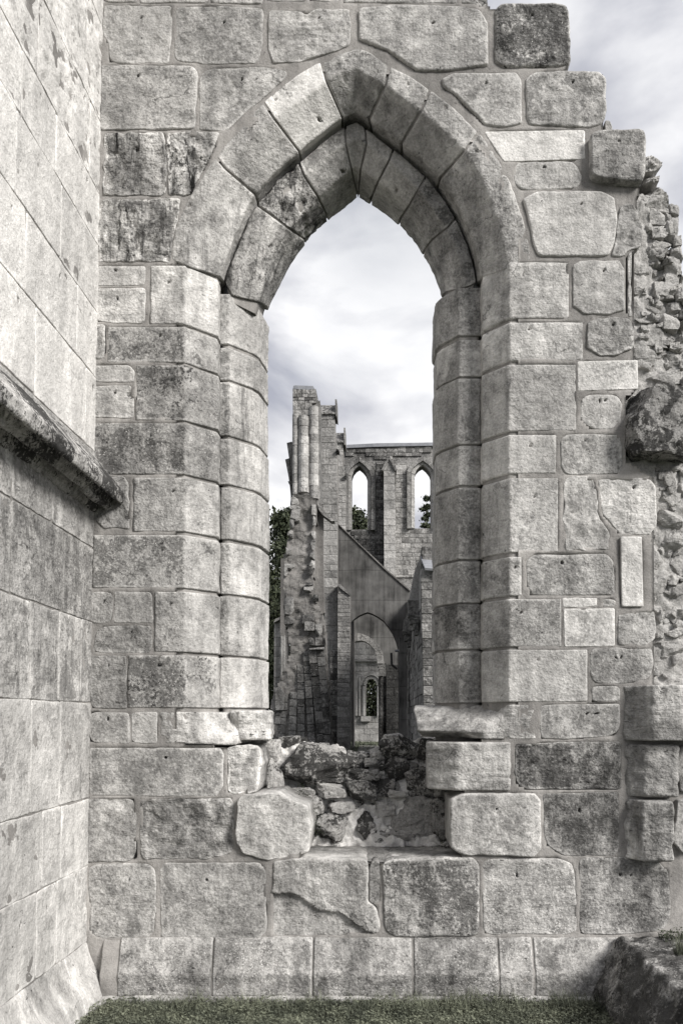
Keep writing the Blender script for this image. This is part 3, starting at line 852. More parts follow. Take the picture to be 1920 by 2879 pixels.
B2 = Curve([(518, 652), (524, 625), (546, 567), (567, 520), (593, 465), (643, 410), (695, 367), (740, 329), (784, 295), (818, 279)],
           [(818, 279), (848, 302), (911, 350), (959, 390), (1002, 430), (1042, 495), (1067, 551), (1084, 604), (1093, 650)], 0.225)
C2 = Curve([(590, 720), (597, 680), (610, 629), (631, 573), (667, 522), (723, 457), (748, 437), (789, 399), (815, 381)],
           [(815, 381), (863, 414), (941, 470), (978, 520), (1003, 576), (1018, 629), (1024, 675), (1026, 720)], 0.325)
S2 = Curve([(603, 745), (610, 707), (640, 646), (673, 585), (720, 523), (739, 507), (783, 473), (821, 440)],
           [(821, 440), (875, 473), (919, 507), (950, 545), (978, 585), (1000, 629), (1019, 682), (1025, 735)], 0.54)

def voussoir(curves, j0, j1, hole=None, back=None, **kw):
    """stone between joint j0 and j1; each joint = (outer image point, inner image point)"""
    n = len(curves)
    T0, T1 = [], []
    for i, c in enumerate(curves):
        f = i / (n - 1)
        for T, j in ((T0, j0), (T1, j1)):
            x = j[0][0] * (1 - f) + j[1][0] * f; y = j[0][1] * (1 - f) + j[1][1] * f
            T.append(c.near(x, y) if c.P[0, 1] < 0.5 else c.near(j[1][0], j[1][1]))
    g_ = 0.006
    for i in range(n):
        T0[i] += g_; T1[i] -= g_
    def K(v):
        pts = [c.at(T0[i] + (T1[i] - T0[i]) * v) for i, c in enumerate(curves)]
        a = np.array(pts[0]); a[1] += 0.2
        z = np.array(pts[-1]); z[1] += 0.05
        return [a] + pts + [z]
    hp = W(*hole) if hole else None
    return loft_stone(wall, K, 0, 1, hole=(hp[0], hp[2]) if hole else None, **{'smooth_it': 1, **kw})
# outer order
J = [((394, 598), (504, 645)), ((495, 360), (580, 452)), ((605, 235), (684, 351)), ((738, 146), (780, 276)), ((892, 153), (858, 286)),
     ((988, 204), (930, 338)), ((1097, 305), (1016, 416)), ((1218, 600), (1108, 648))]
spec = [dict(t=0.42, d=0.22, k=0.5, hole=(436, 470)), dict(t=0.42, d=0.2, k=0.2, hole=(576, 276)),
        dict(t=0.86, d=0.0, s=0.0, k=0.0, r=0.05, smooth_it=0, R_=0.004, hole=(730, 244)), dict(t=0.46, d=0.3, R_=0.02, ero=0.35),
        dict(t=0.52, d=0.05, R_=0.016, hole=(935, 192)), dict(t=0.52, d=0.05, R_=0.016, hole=(1023, 247)),
        dict(t=0.44, d=0.35, R_=0.012, ero=0.3, hole=(1094, 345))]
for i, s_ in enumerate(spec):
    voussoir([O1, A1, C1, C1b], J[i], J[i + 1], **s_)
# inner order
J2 = [((512, 672), (596, 700)), ((590, 470), (668, 525)), ((690, 378), (722, 458)), ((793, 292), (790, 399)), ((842, 291), (846, 402)),
      ((908, 337), (874, 420)), ((985, 398), (948, 474)), ((1050, 500), (998, 560)), ((1100, 655), (1022, 675))]
spec2 = [dict(t=0.34, d=0.4, k=0.8, ero=0.2, hole=(602, 498)), dict(t=0.38, d=0.62, k=1.2, ero=1.0, bed=-1.0, r=1.0), dict(t=0.42, d=0.35, k=0.2, ero=0.2, hole=(783, 309)),
         dict(t=0.46, d=0.2), dict(t=0.5, d=0.1), dict(t=0.5, d=0.1, hole=(913, 358)), dict(t=0.30, d=0.45, ero=0.7), dict(t=0.30, d=0.35, ero=0.4)]
for i, s_ in enumerate(spec2):
    voussoir([B2, A2, C2, S2], J2[i], J2[i + 1], **{'smooth_it': 0, 'R_': .008, **s_})

# inner order on the jambs
def jamb2(side, y0, y1, **kw):
    z1, z0 = W(0, y0, 0.225)[2], W(0, y1, 0.225)[2]
    if side < 0: k = [(-.966, .34), (-.963, .225), (-.903, .225), (-.775, .355), (-.745, .41), (-.716, .62), (-.74, .7)]
    else: k = [(.640, .34), (.637, .225), (.50, .225), (.400, .345), (.372, .41), (.368, .62), (.40, .7)]
    j = rnd(-0.006, 0.006)
    def K(v):
        z = z0 + (z1 - z0) * v
        return [(a + j, b_, z) for a, b_ in k]
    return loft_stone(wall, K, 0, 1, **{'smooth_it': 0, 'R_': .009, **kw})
jamb2(-1, 674, 790, t=0.48, d=0.3, ero=0.4, R_=0.014)
jamb2(-1, 798, 872, t=0.42, d=0.3, ero=0.2)
jamb2(-1, 877, 1000, t=0.44, d=0.4, k=0.7)
jamb2(-1, 1007, 1112, t=0.48, d=0.3, k=0.5)
jamb2(-1, 1119, 1238, t=0.46, d=0.3, k=0.4)
jamb2(-1, 1246, 1364, t=0.58, d=0.3, k=0.2)
jamb2(-1, 1369, 1505, t=0.5, d=0.35, k=0.2)
jamb2(-1, 1510, 1625, t=0.66, d=0.1, k=0.2)
jamb2(1, 660, 770, t=0.30, d=0.3, ero=0.2)
jamb2(1, 780, 864, t=0.50, d=0.1)
jamb2(1, 869, 1020, t=0.38, d=0.25)
jamb2(1, 1024, 1114, t=0.40, d=0.2)
jamb2(1, 1120, 1284, t=0.34, d=0.35)
jamb2(1, 1289, 1384, t=0.36, d=0.35)
jamb2(1, 1388, 1490, t=0.26, d=0.4, ero=0.2)
jamb2(1, 1495, 1614, t=0.28, d=0.4)

# --- mortar: beds following the mouldings, and the sheet behind the ashlar
def mk(side):
    ax, cx = (LAX, LCX) if side < 0 else (RAX, RCX)
    s_ = side * 0.012
    def K(v):
        z = 0.86 + (4.33 - .86) * v
        return [(ax + side * .12, .02, z), (ax + s_ * .3, .013, z), (cx + s_ , .16, z), (cx + s_, .22, z), (cx + s_, .70, z)]
    def K_(v):
        z = 0.86 + (4.235 - .86) * v
        if side < 0: k = [(-1.0, .29), (-.955, .285), (-.948, .24), (-.911, .238), (-.789, .362), (-.758, .42), (-.732, .60), (-.80, .66)]
        else: k = [(.69, .29), (.631, .285), (.622, .24), (.508, .238), (.414, .355), (.386, .42), (.382, .60), (.42, .66)]
        return [(a, b_, z) for a, b_ in k]
    return K, K_
for side in (-1, 1):
    Ka, Kb = mk(side)
    v0 = 0.0 if side > 0 else 0.0
    loft_stone(wall, lambda v: Ka(0.18 + v * .82), 0, 1, name='mortar', mat=M_MORTAR, du=.03, dv=.03, smooth_it=0)
    loft_stone(wall, lambda v: Kb(0.18 + v * .82), 0, 1, name='mortar', mat=M_MORTAR, du=.03, dv=.03, smooth_it=0)
def arch_mortar(curves, ins, tail=.04):
    def K(v):
        pts = []
        for i, c in enumerate(curves):
            p = c.at(c.L[-1] * v).copy()
            pts.append(p)
        a = pts[0].copy(); a[1] += .15
        return [a] + pts + [pts[-1] + np.array([0, tail, 0])]
    loft_stone(wall, K, 0.0, 1.0, name='mortar', mat=M_MORTAR, inset=ins, du=.03, dv=.03, smooth_it=0, R_=0.001)
arch_mortar([O1, A1, C1, C1b], 0.015, .45)
arch_mortar([B2, A2, C2, S2], 0.014)

def inside(px_, py_, poly):
    c = False
    n = len(poly)
    for i in range(n):
        x1, y1 = poly[i]; x2, y2 = poly[(i + 1) % n]
        if (y1 > py_) != (y2 > py_) and px_ < (x2 - x1) * (py_ - y1) / (y2 - y1) + x1: c = not c
    return c
SIL = [(192, -54), (1098, -48), (1118, -6), (1122, 18), (1298, 18), (1300, 166), (1383, 172), (1384, 300), (1466, 318), (1468, 425), (1462, 470), (1462, 560),
       (1452, 590), (1455, 800), (1458, 900), (1435, 910), (1436, 1060), (1500, 1095), (1500, 1240), (1500, 1400), (1500, 1575), (1660, 1600), (1660, 2150), (1660, 2310), (192, 2310)]
HOLE = [(404, 590), (409, 545), (440, 475), (482, 400), (530, 335), (628, 240), (745, 160), (820, 130), (885, 165), (955, 205), (1065, 305), (1128, 375), (1165, 465), (1190, 560),
        (1190, 640), (1190, 1690), (1070, 1705), (1060, 1960), (1050, 1985), (690, 1985), (680, 1850), (570, 1838), (568, 1722), (404, 1705)]
def mortar_sheet():
    cell = 0.0165
    boxes = [(min(p[0] for p in f), max(p[0] for p in f), min(p[1] for p in f), max(p[1] for p in f)) for f in FACES]
    x0, x1 = W(192, 0)[0], W(1660, 0)[0]
    z0, z1 = 0.0, W(0, -54)[2]
    nx, nz = int((x1 - x0) / cell), int((z1 - z0) / cell)
    def toimage(x, z): return ((x * FPX / CD + PX0) / S, (PY0 - (z - CAMH) * FPX / CD) / S)  # wall-plane metres -> overview image pixels
    mask = np.zeros((nx, nz), bool)
    for i in range(nx):
        for j in range(nz):
            u, v = toimage(x0 + (i + .5) * cell, z0 + (j + .5) * cell)
            mask[i, j] = inside(u, v, SIL) and not inside(u, v, HOLE)
    idx = {}; V = []; F = []
    def vid(i, j, b_):
        k = (i, j, b_)
        if k not in idx:
            x, z = x0 + i * cell, z0 + j * cell
            y = 0.0035 + 0.0045 * fbm((x, 7, z), 9, 3) + 0.002 * fbm((x, 2, z), 2.0, 2) if b_ == 0 else 0.62
            if b_ == 0 and any(x > q[0] and x < q[1] and z > q[2] and z < q[3] and inside(x, z, f) for f, q in zip(FACES, boxes)): y += 0.06
            if b_ == 1: y += 0.03 * fbm((x, 7, z), 4, 3)
            idx[k] = len(V); V.append((x, y, z))
        return idx[k]
    for i in range(nx):
        for j in range(nz):
            if not mask[i, j]: continue
            F.append((vid(i, j, 0), vid(i + 1, j, 0), vid(i + 1, j + 1, 0), vid(i, j + 1, 0)))
            F.append((vid(i, j, 1), vid(i, j + 1, 1), vid(i + 1, j + 1, 1), vid(i + 1, j, 1)))
            for di, dj, a, b_ in ((-1, 0, (0, 1), (0, 0)), (1, 0, (1, 0), (1, 1)), (0, -1, (0, 0), (1, 0)), (0, 1, (1, 1), (0, 1))):
                ii, jj = i + di, j + dj
                if ii < 0 or jj < 0 or ii >= nx or jj >= nz or not mask[ii, jj]:
                    A = (i + a[0], j + a[1]); B = (i + b_[0], j + b_[1])
                    F.append((vid(*A, 0), vid(*B, 0), vid(*B, 1), vid(*A, 1)))
    mesh_obj('mortar', V, F, M_MORTAR, wall, smooth=True)
mortar_sheet()

# --- plinth
def plinth(x0, x1, **kw):
    XA, XB = (x0 * S - PX0) / FPX * (CD - .06), (x1 * S - PX0) / FPX * (CD - .06)
    def K(v):
        x = XA + (XB - XA) * v
        return [(x, .12, .364), (x, -0.004, .362), (x, -.028, .31), (x, -.060, .20), (x, -.080, .165), (x, -.074, .10), (x, -.078, .035), (x, .1, .03)]
    return loft_stone(wall, K, 0, 1, name='plinth_stone', R_=0.010, **kw)
def Kc(v):
    x = X(272) + (X(240) - X(272)) * v
    return [(x, .12, .352), (x, .03, .35), (x, .01, .30), (x, -.0, .20), (x, .01, .035), (x, .1, .03)]
loft_stone(wall, Kc, 0, 1, name='plinth_stone', t=0.3, ero=0.9, d=0.2)
plinth(272, 485, t=0.36, d=0.32, s=0.5)
plinth(489, 716, t=0.40, d=0.38, s=0.6)
plinth(720, 945, t=0.36, d=0.32, s=0.5)
plinth(951, 1143, t=0.34, d=0.35, s=0.6, k=0.3)
plinth(1147, 1223, t=0.30, d=0.35, s=0.6, ero=0.5)
plinth(1228, 1425, t=0.30, d=0.35, s=0.5)
plinth(1429, 1600, t=0.3, d=0.5, s=0.3)
loft_stone(wall, lambda v: [(-1.6 + 3.1 * v, .12, .36), (-1.6 + 3.1 * v, .008, .358), (-1.6 + 3.1 * v, -.018, .305), (-1.6 + 3.1 * v, -.050, .20), (-1.6 + 3.1 * v, -.070, .165), (-1.6 + 3.1 * v, -.066, .02), (-1.6 + 3.1 * v, .1, .02)], 0, 1, name='mortar', mat=M_MORTAR, du=.03, dv=.03, smooth_it=0)
def Kf(v):
    x = -1.62 + 3.1 * v
    return [(x, 0.05, .046), (x, -.100, .044), (x, -.108, .0), (x, -.1, -.05)]
loft_stone(wall, Kf, 0, 1, name='footing_course', t=0.45, d=0.2, s=0.4, ero=0.6, du=.02, dv=.02)
for xa, xb in ((-1.70, -1.60),):
    poly_stone(wall, [(xa, -.38), (xa + .10, -.46), (xa + .16, -.06), (xa, -.04)], plane=lambda a, h, b: (a, b, .035 + h), name='footing_slab', depth=.05, t=0.5, hole=False, ero=.3)

# --- ledge and rubble core in the broken sill
def core_grid(name, fn, nu, nv, mat=M_MORTAR, parent=wall, **pp):
    V = []; F = []
    for j in range(nv + 1):
        for i in range(nu + 1):
            V.append(fn(i / nu, j / nv))
    for j in range(nv):
        for i in range(nu):
            a = j * (nu + 1) + i
            F.append((a, a + 1, a + nu + 2, a + nu + 1))
    return mesh_obj(name, V, F, mat, parent, True, props(**pp) if pp else None)
def ledge(u, v):
    x = -.66 + .84 * u; y = 0.015 + .75 * v
    return (x, y, .800 + 0.010 * fbm((x, y, 1), 6, 3) + .02 * v)
core_grid('ledge', ledge, 60, 45, M_ROCK, t=0.22, d=0.35)
topx = [X(590, .75), X(640, .75), X(700, .75), X(770, .75), X(805, .75), X(850, .75), X(885, .75), X(960, .75), X(1000, .75), X(1040, .75)]
topz = [1.50, 1.47, 1.47, 1.44, 1.37, 1.34, 1.42, 1.48, 1.50, 1.54]
def corefn(u, v):
    x = -1.0 + 1.7 * u
    top = float(np.interp(x, topx, topz))
    if v < .5:
        t = v / .5
        y, z = .46 + .30 * t ** 1.6, .78 + (top - .78) * t
    elif v < .8:
        t = (v - .5) / .3
        y, z = .76 + .35 * t, top - .03 * t
    else:
        t = (v - .8) / .2
        y, z = 1.11 + .05 * t, top - .03 - t * 1.5
    n1_ = fbm((x + 3, y, z), 5.5, 4) * .045 + fbm((x, y + 9, z), 17, 4) * .030
    return (x + n1_ * .3, y - n1_, z + n1_ * .8)
M_CORE = rock_material("rubble_mortar", 0.8, 0.52)
core_grid('rubble_core', corefn, 220, 180, M_CORE, t=1.0, d=0.28)

def rk(x0, y0, x1, y1, Y, dep=None, parent=wall, n=9, name='rubble_stone', **kw):
    """rubble stone filling a box in overview image pixels at depth Y"""
    a, b_ = W(x0, y0, Y), W(x1, y1, Y)
    w, h = abs(b_[0] - a[0]), abs(a[2] - b_[2])
    dep = dep or rnd(0.8, 1.2) * max(0.09, min(w, h) * 1.1)
    pr = kw.pop('pr', None) or props(t=kw.pop('t', rnd(.35, .75)), d=kw.pop('d', rnd(0, .5)))
    return rock(name, ((a[0] + b_[0]) / 2, Y + dep * .30, (a[2] + b_[2]) / 2), (w * 1.12, dep, h * 1.12), parent, rot=kw.pop('rot', rnd(-.14, .14)), n=n, pr=pr, **kw)
for (x0, y0, x1, y1, Y, t_, d_) in [
    (640, 1712, 800, 1800, .50, .4, .85), (868, 1690, 965, 1742, .62, .4, .85), (798, 1728, 846, 1768, .66, .35, .8), (796, 1766, 868, 1792, .52, .3, .85),
    (800, 1792, 862, 1840, .50, .3, .85), (722, 1800, 790, 1832, .50, .6, .3), (728, 1862, 806, 1942, .46, .5, .7), (846, 1718, 884, 1750, .64, .4, .3),
    (884, 1742, 936, 1790, .58, .2, .9), (866, 1792, 905, 1828, .52, .2, .9), (886, 1815, 930, 1833, .47, .6, .1), (930, 1765, 985, 1815, .54, .3, .8),
    (762, 1842, 812, 1866, .48, .6, .2), (905, 1835, 1010, 1915, .49, .35, .4), (820, 1868, 860, 1925, .47, .3, .8), (870, 1895, 960, 1930, .47, .5, .4),
    (940, 1790, 1010, 1840, .50, .3, .8), (600, 1745, 645, 1830, .42, .5, .5), (985, 1840, 1030, 1930, .40, .3, .7), (660, 1808, 720, 1835, .50, .4, .7),
    (960, 1700, 1000, 1745, .60, .3, .8), (985, 1745, 1035, 1800, .50, .4, .6), (1000, 1800, 1040, 1850, .46, .35, .6), (640, 1690, 700, 1716, .74, .3, .9),
    (700, 1830, 740, 1870, .48, .5, .5), (596, 1700, 640, 1745, .45, .7, .2), (860, 1840, 905, 1880, .50, .55, .3)]:
    rk(x0, y0, x1, y1, Y, n=11, t=t_, d=d_, amp=.11, rot=rnd(-.12, .12))
for _ in range(130):
    x, y = rnd(630, 1020), rnd(1740, 1935)
    s_ = rnd(9, 26)
    rk(x, y, x + s_ * rnd(1, 1.7), y + s_, .53 + .1 * (1935 - y) / 200 + rnd(-.03, .03), n=7, d=rnd(.1, .8), t=rnd(.3, .9), amp=.13)
for _ in range(26):
    x = rnd(610, 1000)
    yt = float(np.interp(x, [590, 640, 770, 820, 850, 885, 1000], [1700, 1705, 1722, 1760, 1762, 1730, 1700]))
    s_ = rnd(12, 26)
    rk(x, yt + rnd(-4, 8), x + s_ * 1.5, yt + s_, rnd(.74, 1.0), n=6, d=rnd(.4, 1.0), t=.3, amp=.12)

# --- rubble core of the broken right end
def edge_x(z):
    """right silhouette of the broken end (metres) as a function of height"""
    y = (PY0 - (z - CAMH) * FPX / CD) / S
    return X(float(np.interp(y, [425, 440, 500, 560, 620, 800, 1100, 1600, 2300], [1505, 1532, 1550, 1562, 1590, 1640, 1700, 1760, 1800])))
def endfn(u, v):
    z = 0.0 + (Z(428)) * v
    xl, xr = X(1440), edge_x(z)
    if u < .6:
        t = u / .6
        x, y = xl + (xr - xl) * t, .055 + .10 * t * t
    else:
        t = (u - .6) / .4
        x, y = xr + .03 * t, .155 + .6 * t
    n_ = fbm((x, y + 4, z), 3.5, 4) * .032 + fbm((x, y, z), 17, 4) * .016
    if u < .08: n_ *= 0.3
    return (x + n_ * .6, y - n_, z + n_ * .4)
M_ROUGH = rock_material('rough_mortar', 0.7)
core_grid('rubble_core', endfn, 120, 420, M_ROUGH, t=.62, d=.12)
core_grid('rubble_core_top', lambda u, v: (X(1440) + (edge_x(Z(428)) - X(1440)) * u, .1 + .65 * v, Z(428) - .005 + .03 * fbm((u * 3, v * 3, 1), 3, 3)), 12, 12, M_MORTAR)
T3 = [(540, 155, 675, 280), (545, 290, 660, 375), (545, 370, 780, 500), (500, 430, 700, 580), (770, 500, 835, 630), (740, 600, 835, 790), (600, 560, 740, 690), (545, 640, 640, 760),
      (640, 700, 775, 790), (570, 780, 785, 910), (555, 880, 720, 1020), (785, 840, 880, 980), (745, 940, 880, 1110), (720, 1050, 840, 1190), (470, 1015, 610, 1140), (605, 1045, 670, 1110),
      (650, 1145, 830, 1290), (470, 1185, 570, 1260), (460, 1310, 680, 1410), (735, 1310, 880, 1410), (480, 1425, 640, 1500), (690, 1410, 860, 1550), (575, 1500, 800, 1700), (480, 1580, 550, 1670),
      (480, 1690, 680, 1790), (720, 1720, 880, 1900), (820, 1590, 900, 1740), (530, 1830, 650, 1865), (575, 1890, 880, 2020), (800, 785, 860, 860), (700, 580, 770, 660), (830, 1180, 930, 1300)]
for a in T3:
    top = a[1] < 400
    rk(1323 + a[0] * .2778, 326.7 + a[1] * .2778, 1323 + a[2] * .2778, 326.7 + a[3] * .2778, rnd(.05, .09) if not top else .12, n=11, d=rnd(0, .45), t=rnd(.4, .75), dep=(.3 if top else None), amp=.07)
T4 = [(720, 330, 810, 545), (700, 550, 860, 680), (690, 690, 870, 840), (700, 845, 880, 1030), (745, 1020, 880, 1230), (820, 420, 900, 580), (740, 1240, 900, 1460), (725, 1480, 840, 1650),
      (730, 1665, 900, 1750), (640, 1930, 900, 2010), (640, 2035, 900, 2120), (720, 2160, 900, 2280), (560, 960, 720, 1180), (560, 1180, 740, 1450), (640, 1780, 900, 1900), (850, 330, 930, 420), (660, 1500, 720, 1640)]
for a in T4:
    rk(1323 + a[0] * .2778, 980 + a[1] * .2778, 1323 + a[2] * .2778, 980 + a[3] * .2778, rnd(.04, .09), n=11, d=rnd(0, .45), t=rnd(.4, .75), amp=.07)
for _ in range(190):
    x, y = rnd(1462, 1572), rnd(440, 1560)
    s_ = rnd(10, 24)
    if x > (edge_x(CAMH + (PY0 - y * S) * CD / FPX) * FPX / CD + PX0) / S - 12: continue
    rk(x, y, x + s_ * rnd(1, 1.6), y + s_, rnd(.045, .10), n=6, d=rnd(0, .6), t=rnd(.35, .8), amp=.10)
for _ in range(110):       # the part of the broken end beyond the picture edge
    z = rnd(.3, 4.4); y = (PY0 - (z - CAMH) * FPX / CD) / S
    xr = (edge_x(z) * FPX / CD + PX0) / S
    if xr < 1640: continue
    x = rnd(1572, xr - 62); s_ = rnd(18, 36)
    rk(x, y, x + s_ * 1.4, y + s_, .075 + .10 * ((x - 1440) / max(60, xr - 1440)) ** 2 - .01, n=6)

# --- dark slab-topped stub wall in the right foreground
stub = empty('low_stub_wall', (1.7, -.9, 0), 'low dark moss-stained stone block with a flat top in the bottom right corner', 'wall')
def Ks(v):
    y = -2.6 + 2.58 * v
    x = 1.46 - .06 * v
    return [(x - .16, y, -.02), (x - .15, y, .10), (x - .09, y, .22), (x, y, .375), (x + .28, y, .372), (x + .6, y, .36), (x + .62, y, -.02)]
for a, b_ in ((0.0, .42), (.425, 1.0)):
    loft_stone(stub, Ks, a, b_, ero=1.0, t=0.06, d=0.95, s=0.12, r=1.0, R_=0.02, out=0, nz=1.5, du=.016, dv=.016)
for k_, (cx_, w_) in enumerate(((-1.2, .22), (-.55, .3), (.1, .25), (.42, .18), (.85, .3), (1.2, .2))):
    g = blades('grass', 420, (cx_ - w_, cx_ + w_, -.30, -.10), .10, .0016, M_GRASS, 40 + k_, 0.0, .08)
    g['label'] = 'longer grass along the foot of the plinth'; g['category'] = 'grass'
tuft = blades('grass_tuft', 260, (1.60, 1.68, -.42, -.34), 0.10, 0.0012, M_GRASS, 9, .365)
tuft.parent = None
tag(tuft, 'small dry grass tuft growing on the dark low block', 'grass')
m_ = blades('moss_clump', 260, (1.62, 1.80, -.14, -.03), 0.03, 0.003, M_IVY, 12, .37, .6)
tag(m_, 'dark moss clump in the corner on top of the low block', 'moss')
# small leafy weeds in the rubble
def weed(cx, cy, cz, r, n, label, seed):
    rs = np.random.RandomState(seed)
    V = []; F = []
    for i in range(n):
        p = rs.normal(0, 1, 3) * r * np.array([.5, .35, .8]) + (cx, cy, cz)
        a = rs.normal(0, 1, 3); a /= np.linalg.norm(a); b_ = np.cross(a, rs.normal(0, 1, 3)); b_ /= np.linalg.norm(b_)
        s_ = rs.uniform(.003, .006)
        k = len(V)
        V += [tuple(p - a * s_), tuple(p + b_ * s_ * .6), tuple(p + a * s_), tuple(p - b_ * s_ * .6)]
        F.append((k, k + 1, k + 2, k + 3))
    o = tag(mesh_obj('weed', V, F, M_IVY, None, False), label, 'plant'); o['kind'] = 'stuff'
    return o
weed(X(714, .3), .34, Z(1895, .3), .07, 260, 'small creeping weed growing behind the fractured corner block', 1)
weed(X(1018, .3), .36, Z(1945, .3), .05, 200, 'small dark fern at the right end of the broken ledge', 2)
weed(X(690, .3), .40, Z(1830, .3), .045, 160, 'little green weed under the big dark flat rubble slab', 4)

# ================================================================== LEFT WALL
lwall = empty('side_wall', (-1.8, -1, 0), 'smooth pale ashlar wall running towards the camera on the left', 'wall')
LX0, LXS = -1.705, 0.0175
def lplane(a, h, b): return (LX0 + LXS * b + h, a, b)
def lw(x, y):
    """overview image point -> (depth, height) on the left wall"""
    dx = (x * S - PX0) / FPX; dz = (PY0 - y * S) / FPX
    t = (LX0 + LXS * CAMH) / (dx - LXS * dz)
    return t - CD, CAMH + dz * t
corner = [(-230, 40), (-110, 100), (60, 280), (280, 445)]
ys = [-560, -420, -270, -110, 60, 280, 445, 565, 718, 868, 1038]
hz = [CAMH + (1650 - y) * S * CD / FPX for y in ys]
VJ = {4: [50], 5: [175, 50], 6: [96], 7: [110, 3], 8: [152, 30], 9: [56, 175]}
def lrow(zt, zb, xs, tones=None, **kw):
    ds = sorted([(-(-1.70) / ((866 - x) * S / FPX)) - CD for x in xs])
    d0 = -2.75
    extra = []
    first = ds[0] if ds else 0
    while first - 0.45 > d0:
        first -= rnd(.35, .55); extra.append(first)
    ds = sorted(extra + ds)
    edges = [d0] + ds + [0.06]
    for i, (a, b_) in enumerate(zip(edges[:-1], edges[1:])):
        if b_ - a < .03: continue
        g_ = .0032
        e = [(a + g_, zb + g_), (b_ - g_, zb + g_), (b_ - g_, zt - g_), (a + g_, zt - g_)]
        e = [(p[0] + rnd(-.003, .003), p[1] + rnd(-.003, .003)) for p in e]
        kk = dict(kw)
        kk['t'] = min(1.0, kw.get('t', .8) + rnd(-.1, .08))
        poly_stone(lwall, e, plane=lplane, R_=0.006, corner=0.008, depth=.15, flip=True, step=.014 if a > -1.7 else .03, hole=(random.random() < .5), **kk)
for i in range(len(ys) - 1):
    zt, zb = hz[i], hz[i + 1]
    xs = VJ.get(i, [rnd(20, 60), rnd(120, 180)])
    kk = dict(t=.78, d=.02, s=.1, k=.06, r=.06)
    if i in (4, 5): kk.update(ero=.55, d=.15)
    lrow(zt, zb, xs, **kk)
ys2 = [1165, 1258, 1428, 1614, 1833, 1988, 2163]
hz2 = [CAMH + (1650 - y) * S * CD / FPX for y in ys2]
VJ2 = [[102, 8], [131, 8], [56, 123, 175], [130], [92, 136], [82, 129]]
lrow(CAMH + (1650 - 1038) * S * CD / FPX, hz2[0], [], t=.5, d=.2)
for i in range(6):
    kk = dict(t=[.52, .48, .54, .58, .66, .68][i], d=[.34, .38, .34, .2, .1, .15][i], r=[.5, .5, .4, .2, .15, .2][i], s=[.5, .5, .3, .3, .2, .2][i], k=[.3, .4, .6, .2, .25, .2][i], ero=[.15, .15, .25, 0, .15, .1][i])
    lrow(hz2[i], hz2[i + 1], VJ2[i], **kk)
# mortar backing, a real thickness of wall
core_grid('mortar', lambda u, v: (LX0 + LXS * 7.6 * v - .005, -2.8 + 2.9 * u, 7.6 * v), 20, 40, M_MORTAR, lwall)
V = [(-1.72, -2.8, 0), (-1.72, .1, 0), (-2.6, .1, 0), (-2.6, -2.8, 0), (-1.59, -2.8, 7.6), (-1.59, .1, 7.6), (-2.6, .1, 7.6), (-2.6, -2.8, 7.6)]
mesh_obj('wall_core', [(x - .02, y, z) for x, y, z in V], [(0, 4, 5, 1), (1, 5, 6, 2), (2, 6, 7, 3), (3, 7, 4, 0), (4, 7, 6, 5)], M_MORTAR, lwall, False)
# string course (drip mould) in lengths
sc_prof = [(-.02, 3.185), (.0, 3.176), (.165, 2.975), (.178, 2.952), (.172, 2.905), (.160, 2.89), (.14, 2.925), (.118, 2.93), (.10, 2.90), (.098, 2.87), (.075, 2.855), (.05, 2.875), (.035, 2.89), (.02, 2.86), (.0, 2.845), (-.02, 2.845)]
def Ksc(v):
    y = -2.75 + v * 2.76
    return [(LX0 + LXS * z + p, y, z) for p, z in sc_prof]
def Ksc2(v):      # length where the lower roll is broken away
    y = -2.75 + v * 2.76
    return [(LX0 + LXS * z + (p if i < 9 else min(p, .085)), y, z + (0.0 if i < 9 or i > 13 else .018)) for i, (p, z) in enumerate(sc_prof)]
def edges(f):
    return f
for a, b_, f in ((0, .22, Ksc), (.223, .52, Ksc), (.523, .72, Ksc2), (.722, .865, Ksc2), (.868, 1.0, Ksc)):
    loft_stone(lwall, f, a, b_, name='string_course', t=.42, d=.9, s=.2, R_=.006, ero=.3, smooth_it=0, du=.009, dv=.012, nz=1.0)
# plinth of the side wall
def Klp(v):
    y = -2.75 + v * 2.80
    z = [.345, .335, .28, .20, .12, .02, -.02]
    o_ = [-.03, .0, .012, .045, .10, .125, .12]
    return [(LX0 + LXS * zz + o_[i], y, zz) for i, zz in enumerate(z)]
for a, b_ in ((0, .25), (.252, .5), (.502, .70), (.702, .865), (.868, 1.0)):
    loft_stone(lwall, Klp, a, b_, name='plinth_stone', t=.60, d=.2, s=.3, R_=.008, du=.014, dv=.016)

